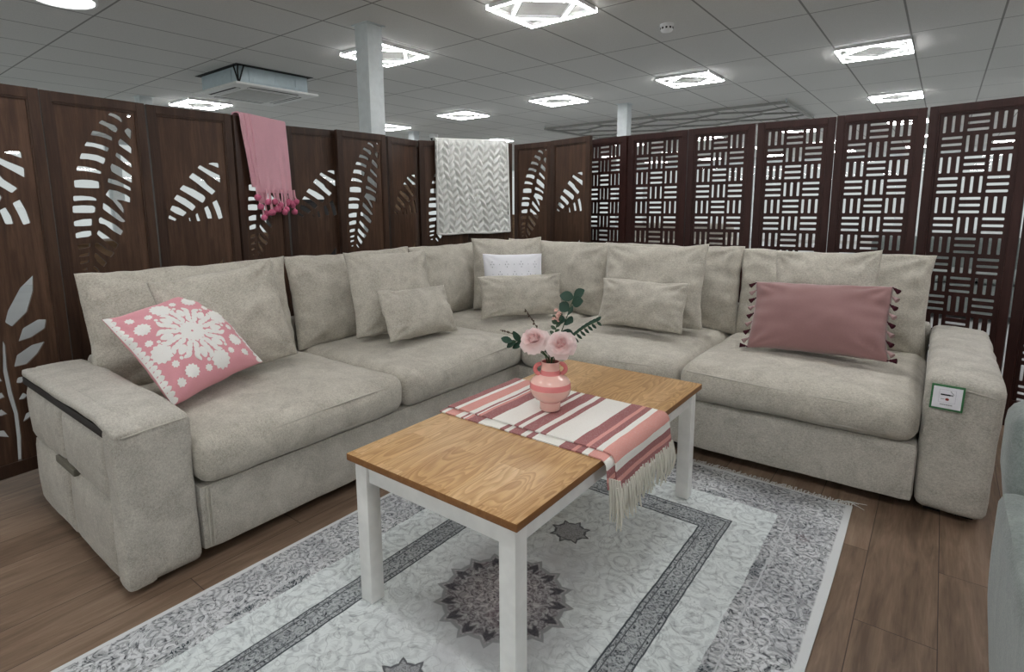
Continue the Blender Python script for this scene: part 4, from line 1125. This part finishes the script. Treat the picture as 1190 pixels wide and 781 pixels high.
# ------------------------------------------------------------------ flowers and sprigs in the vase
NECK = Vector((VX, VY, VZ + .150))
def stem_pts(tip, k=6, sway=(0, 0, 0)):
    a = NECK + Vector((random.uniform(-.008, .008), random.uniform(-.008, .008), -.02)); b = NECK + Vector((0, 0, .045)); c = Vector(tip); s = Vector(sway)
    return [(a if i == 0 else ((1 - i / k) ** 2 * b + 2 * (1 - i / k) * (i / k) * ((b + c) / 2 + s) + (i / k) ** 2 * c)) for i in range(k + 1)]
def petal(m_, base, axis, out, L, W, cup, curl, n=7, mi=0, seed=0., rim=.5):
    """one cupped petal starting at base; axis = flower axis, out = outward direction"""
    side = axis.cross(out).normalized(); vs = []; fs = []
    for i in range(n + 1):
        s_ = i / n
        for j in range(n + 1):
            v = -1 + 2 * j / n; wd = W * (math.sin(PI * min(1, s_ * .62 + .10)) ** .8) * (1 - .22 * max(0, s_ - .75) * 4 * abs(v) ** 2)
            ang = cup * s_ + curl * max(0, s_ - .6)
            r_ = L * s_; frill = .06 * L * math.sin(v * 6 + seed) * s_ ** 3
            d = out * (math.sin(ang) * r_) + axis * (math.cos(ang) * r_ + frill)
            d += side * v * wd - out * (abs(v) ** 2 * wd * .55 * math.cos(ang) )
            vs.append(base + d); m_.val.append(rim + (1 - rim) * max(0, s_ * 1.5 - .5) * (.6 + .4 * abs(v)))
    N = n + 1
    for i in range(n):
        for j in range(n): fs.append((i * N + j, i * N + j + 1, (i + 1) * N + j + 1, (i + 1) * N + j))
    m_.add(vs, fs, mi)
def peony(label, c, axis, r, seed):
    rnd = random.Random(seed); c = Vector(c); axis = Vector(axis).normalized()
    root = thing('peony', label, 'flower', tuple(NECK), 0, 'pink peonies in the vase'); inv = -NECK
    a0 = axis.orthogonal().normalized(); b0 = axis.cross(a0)
    m_ = MB(); m_.val = []
    for ring, (n, L, W, cup, curl) in enumerate([(6, 1.06, .66, 1.30, .1), (6, 1.02, .62, 1.0, -.15), (5, 1.0, .56, .74, -.25), (5, .98, .50, .50, -.3), (4, .95, .42, .30, -.35), (4, .92, .34, .14, -.4), (3, .90, .26, .04, -.4)]):
        for i in range(n):
            A = 2 * PI * i / n + ring * .45 + rnd.uniform(-.15, .15); out = a0 * math.cos(A) + b0 * math.sin(A)
            petal(m_, c - axis * r * .42 + out * r * .06, axis, out, r * L * rnd.uniform(.92, 1.08), r * W, cup + rnd.uniform(-.1, .1), curl, seed=rnd.uniform(0, 6), rim=.75 - .11 * ring)
    o = m_.build('petals', 'petal', None, angle=None); o.data.attributes.new('rim', 'FLOAT', 'POINT').data.foreach_set('value', m_.val)
    s_ = MB().tube(stem_pts(c - axis * r * .45), .0028, 7).ball(c - axis * r * .42, r * .22, sub=1, sq=(1, 1, .7)).build('stem', 'stem_green')
    for q in (o, s_): q.parent = root; q.matrix_parent_inverse = Matrix.Translation(inv)
peony('blush pink peony in the vase turned towards the striped runner edge', (-1.174, 1.752, .840), (.12, -.62, .76), .055, 3)
peony('larger blush pink peony leaning over the vase neck beside the eucalyptus sprig', (-1.064, 1.765, .836), (.38, -.70, .60), .053, 8)
def blade(m_, p, d, up, L, W, mi=0, fold=.25):
    d = Vector(d).normalized(); side = d.cross(Vector(up)).normalized(); nn = side.cross(d); vs = []; fs = []; n = 6
    for i in range(n + 1):
        s_ = i / n; wd = W * math.sin(PI * (s_ * .96 + .02)) ** .75
        c = Vector(p) + d * L * s_ - nn * L * .18 * s_ * s_
        vs += [c - side * wd + nn * wd * fold, c, c + side * wd + nn * wd * fold]
    for i in range(n):
        for j in range(2): fs.append((i * 3 + j, i * 3 + j + 1, i * 3 + j + 4, i * 3 + j + 3))
    m_.add(vs, fs, mi)
def sprig(name, label, tip, sway, leaves, mat='leaf_dark', rad=.0016, extra=None):
    root = thing(name, label, 'sprig', tuple(NECK), 0, 'greenery in the vase'); pts = stem_pts(tip, 10, sway)
    s_ = MB().tube(pts, [rad * 1.3] * 5 + [rad] * 6, 6).build('stem', 'stem_green' if mat != 'twig' else 'twig_brown')
    m_ = MB(); leaves(m_, pts)
    l_ = m_.build('leaves' if mat != 'twig' else 'buds', mat if mat != 'twig' else 'twig_brown', angle=None)
    qs = [s_, l_]
    if extra: qs.append(extra(pts))
    for q in qs: q.parent = root; q.matrix_parent_inverse = Matrix.Translation(-NECK)
    return root
def at(pts, f):
    k = f * (len(pts) - 1); i = min(int(k), len(pts) - 2); return pts[i].lerp(pts[i + 1], k - i)
def euca(m_, pts):
    rnd = random.Random(2)
    for i, f in enumerate((.42, .60, .76, .90, .99)):
        p = at(pts, f)
        for s_ in (-1, 1):
            if (i, s_) in ((0, -1), (3, -1)): continue
            blade(m_, p, (s_ * .8 + rnd.uniform(-.3, .3), -.35 + rnd.uniform(-.4, .4), .25 + rnd.uniform(-.5, .5)), (rnd.uniform(-.3, .5), -.8, .5 + rnd.uniform(-.3, .3)), .052, .022, fold=.08)
def fern(m_, pts):
    for i in range(9):
        f = .36 + .64 * i / 8
        for s_ in (-1, 1): blade(m_, at(pts, f + .03 * s_ * (i < 8)), (.55, .35, s_ * .8 + .1), (.3, -.9, .1), .034 * (1.2 - .5 * f), .0055)
def broad(m_, pts):
    for f, d, L in ((.45, (-.5, -.3, .8), .05), (.62, (-.75, -.2, -.35), .062), (.72, (-.5, -.4, .75), .05), (.86, (-.85, -.2, -.5), .055), (.99, (-.8, -.3, .2), .05)):
        blade(m_, at(pts, f), d, (-.1, -.9, .4), L, .014)
def twigs(m_, pts):
    for i in range(12):
        f = .40 + .6 * i / 12; p = at(pts, f); m_.ball(p + Vector((random.uniform(-.005, .005), -.003, random.uniform(-.002, .004))), .0036, sub=1, sq=(1, 1, 1.5))
def filler(m_, pts):
    for i in range(14):
        A = i * 2.4; blade(m_, at(pts, .35 + .04 * i), (math.cos(A), math.sin(A) * .6 - .3, .25), (0, -.6, .8), .036, .010)
sprig('eucalyptus_sprig', 'dark round-leaved eucalyptus sprig standing tallest above the peonies', (-1.052, 1.835, 1.005), (.01, 0, .02), euca)
sprig('fern_sprig', 'thin fern-like sprig reaching sideways from the vase towards the oak table end', (-.952, 1.83, .925), (.0, 0, .04), fern, 'leaf_dark')
sprig('leafy_sprig', 'dark leafy sprig hanging out of the vase towards the folded runner end', (-1.285, 1.76, .815), (-.02, 0, .05), broad, 'leaf_dark')
sprig('twig', 'thin brown budded twig standing up from the vase behind the peonies', (-1.252, 1.80, .945), (.03, 0, 0), twigs, 'twig')
sprig('twig', 'thin brown twig leaning low out of the vase beside the dark leaves', (-1.355, 1.775, .85), (.0, 0, .04), twigs, 'twig')
sprig('leafy_sprig', 'short dark green leaves at the vase neck under the peonies', (-1.10, 1.79, .82), (0, 0, 0), filler, 'leaf_dark')
def blossom_leaves(m_, pts):
    for i in range(9): blade(m_, at(pts, .45 + .055 * i), ((-1) ** i * .7, -.2, .5), (0, -.8, .5), .024, .007)
def blossom_buds(pts):
    m_ = MB(); m_.val = []; rnd = random.Random(6)
    for i in range(9):
        c = at(pts, .80 + .022 * i) + Vector((rnd.uniform(-.014, .014), rnd.uniform(-.014, .005), rnd.uniform(-.01, .01)))
        for k in range(5): A = k * 1.256 + i; petal(m_, c, Vector((0, -.7, .7)).normalized(), Vector((math.cos(A), math.sin(A) * .7, math.sin(A) * .7)).normalized(), .010, .005, .9, .2, 3)
    return m_.build('blossoms', 'bud_pink', angle=None)
sprig('blossom_sprig', 'small sprig of pale pink blossom between the peonies and the eucalyptus', (-1.095, 1.80, .95), (0, 0, .01), blossom_leaves, 'leaf_mid', extra=blossom_buds)

# ------------------------------------------------------------------ grey-green armchair at the picture's side
ch = thing('armchair', 'grey-green upholstered armchair beside the sofa arm with the sign, cut off by the frame', 'armchair', (.60, 1.5, 0))
CO = ch.location.copy()
def cpart(m_, name, mat): o = m_.build(name, mat); o.parent = ch; o.matrix_parent_inverse = Matrix.Translation(-CO); return o
def arm_sh(g):
    k = max(0, min(1, (g.z - .08) / .52)); g.x += (.030 * (1 - k) - .010 * math.sin(PI * k)) if g.x < .28 else 0; return g
cpart(rounded_box((.172, .62, .03), (.345, 1.90, .615), .028, wob=.003, seed=71, shape=arm_sh, crown=.012), 'arm', 'armchair_fabric')
cpart(rounded_box((.905, .62, .07), (1.08, 1.90, .60), .04, wob=.003, seed=72, crown=.012), 'arm', 'armchair_fabric')
cpart(rounded_box((.184, 1.905, .07), (1.07, 2.13, .80), .05, wob=.003, seed=73, crown=.02, shape=lambda g: Vector((g.x + (.06 * max(0, min(1, (.62 - g.z) / .4)) if g.x < .35 else 0), g.y, g.z))), 'backrest', 'armchair_fabric')
cpart(rounded_box((.346, .64, .07), (.904, 1.90, .30), .03, wob=.003, seed=74), 'base', 'armchair_fabric')
cpart(rounded_box((.350, .62, .302), (.90, 1.72, .47), .05, crown=.03, wob=.004, seed=75), 'seat_cushion', 'armchair_fabric')
cpart(rounded_box((.355, 1.72, .44), (.895, 1.902, .80), .07, bulge=(0, 0, .03, 0), wob=.004, seed=76), 'back_cushion', 'armchair_fabric')
m_ = MB().tube([(.1835, .66, .597), (.181, 1.1, .599), (.1835, 1.86, .599)], .003, 6); cpart(m_, 'arm_seam', 'armchair_seam')
for x in (.24, 1.01):
    for y in (.70, 2.05): cpart(MB().lathe([(0, 0), (.018, 0), (.026, .075), (0, .075)], 14, c=(x, y, 0)), 'leg', 'black_plastic')

# ------------------------------------------------------------------ showroom furniture glimpsed through the screens
def cabinet(label, x, y, w_, d_, h_, rz, body, doors=3):
    t = thing('cabinet', label, 'cabinet', (x, y, 0), rz, None)
    MB().box((-w_ / 2, -d_ / 2, .08), (w_ / 2, d_ / 2, h_ - .03), bev=.004).build('body', body, t)
    MB().box((-w_ / 2 - .02, -d_ / 2 - .02, h_ - .03), (w_ / 2 + .02, d_ / 2 + .02, h_), bev=.004).build('top', body, t)
    for i in range(doors):
        a = -w_ / 2 + w_ / doors * i; q = MB().box((a + .012, -d_ / 2 - .018, .11), (a + w_ / doors - .012, -d_ / 2, h_ - .06), bev=.004).build('door', body, t)
        MB().tube([(a + w_ / doors - .05, -d_ / 2 - .03, h_ * .5), (a + w_ / doors - .05, -d_ / 2 - .03, h_ * .5 + .12)], .006, 6).build('handle', 'hinge_metal', q)
    for sx in (-1, 1):
        for sy in (-1, 1): MB().box((sx * (w_ / 2 - .05) - .025, sy * (d_ / 2 - .05) - .025, 0), (sx * (w_ / 2 - .05) + .025, sy * (d_ / 2 - .05) + .025, .08)).build('leg', body, t)
cabinet('brown wooden cabinet glimpsed through the leaf cut-outs near the pink throw', -6.4, 2.6, 2.2, .5, 1.06, -PI / 2, 'cabinet_wood')
cabinet('black cabinet glimpsed through the leaf cut-outs between pink throw and large pillar', -6.5, 4.35, .9, .45, 1.45, -PI / 2, 'black_unit')
cabinet('tall brown wardrobe glimpsed through the leaf cut-outs beside the cream throw', -8.1, 7.45, .9, .5, 1.75, -PI / 2, 'cabinet_wood', 2)
cabinet('brown wooden cabinet glimpsed through the leaf screen in the sofa corner', -7.2, 9.6, 1.6, .5, 1.15, 0, 'cabinet_wood')
def showroom_sofa(label, x, y, rz, w_=2.1, fab='armchair_fabric'):
    t = thing('sofa', label, 'sofa', (x, y, 0), rz)
    rounded_box((-w_ / 2, -.45, .08), (w_ / 2, .45, .42), .04, res=.08, seed=1).build('base', fab, t)
    rounded_box((-w_ / 2, .25, .40), (w_ / 2, .48, .90), .08, res=.08, seed=2).build('backrest', fab, t)
    for s_ in (-1, 1):
        rounded_box((s_ * w_ / 2 - .11, -.46, .08), (s_ * w_ / 2 + .11, .46, .62), .06, res=.08, seed=3).build('arm', fab, t)
        rounded_box((min(0, s_ * (w_ / 2 - .12)), -.44, .42), (max(0, s_ * (w_ / 2 - .12)), .24, .54), .05, res=.08, seed=4, crown=.02).build('seat_cushion', fab, t)
        for sy in (-.38, .38): MB().tube([(s_ * (w_ / 2 - .06), sy, 0), (s_ * (w_ / 2 - .06), sy, .09)], .025, 10).build('leg', 'black_plastic', t)
showroom_sofa('grey showroom sofa glimpsed through the lattice screens', .35, 8.6, 0.)
showroom_sofa('beige showroom sofa glimpsed through the lattice screens nearest the leaf screens', -4.6, 12.4, 0., 2.3, 'sofa_fabric')

# ------------------------------------------------------------------ render look
w_ = bpy.data.worlds.new('world'); SC.world = w_; w_.use_nodes = True
w_.node_tree.nodes['Background'].inputs[0].default_value = (.90, .97, .96, 1); w_.node_tree.nodes['Background'].inputs[1].default_value = .47
SC.view_settings.view_transform = 'Standard'; SC.view_settings.look = 'None'; SC.view_settings.gamma = 1.; SC.view_settings.use_curve_mapping = False
SC.view_settings.exposure = .5
bpy.context.view_layer.update()
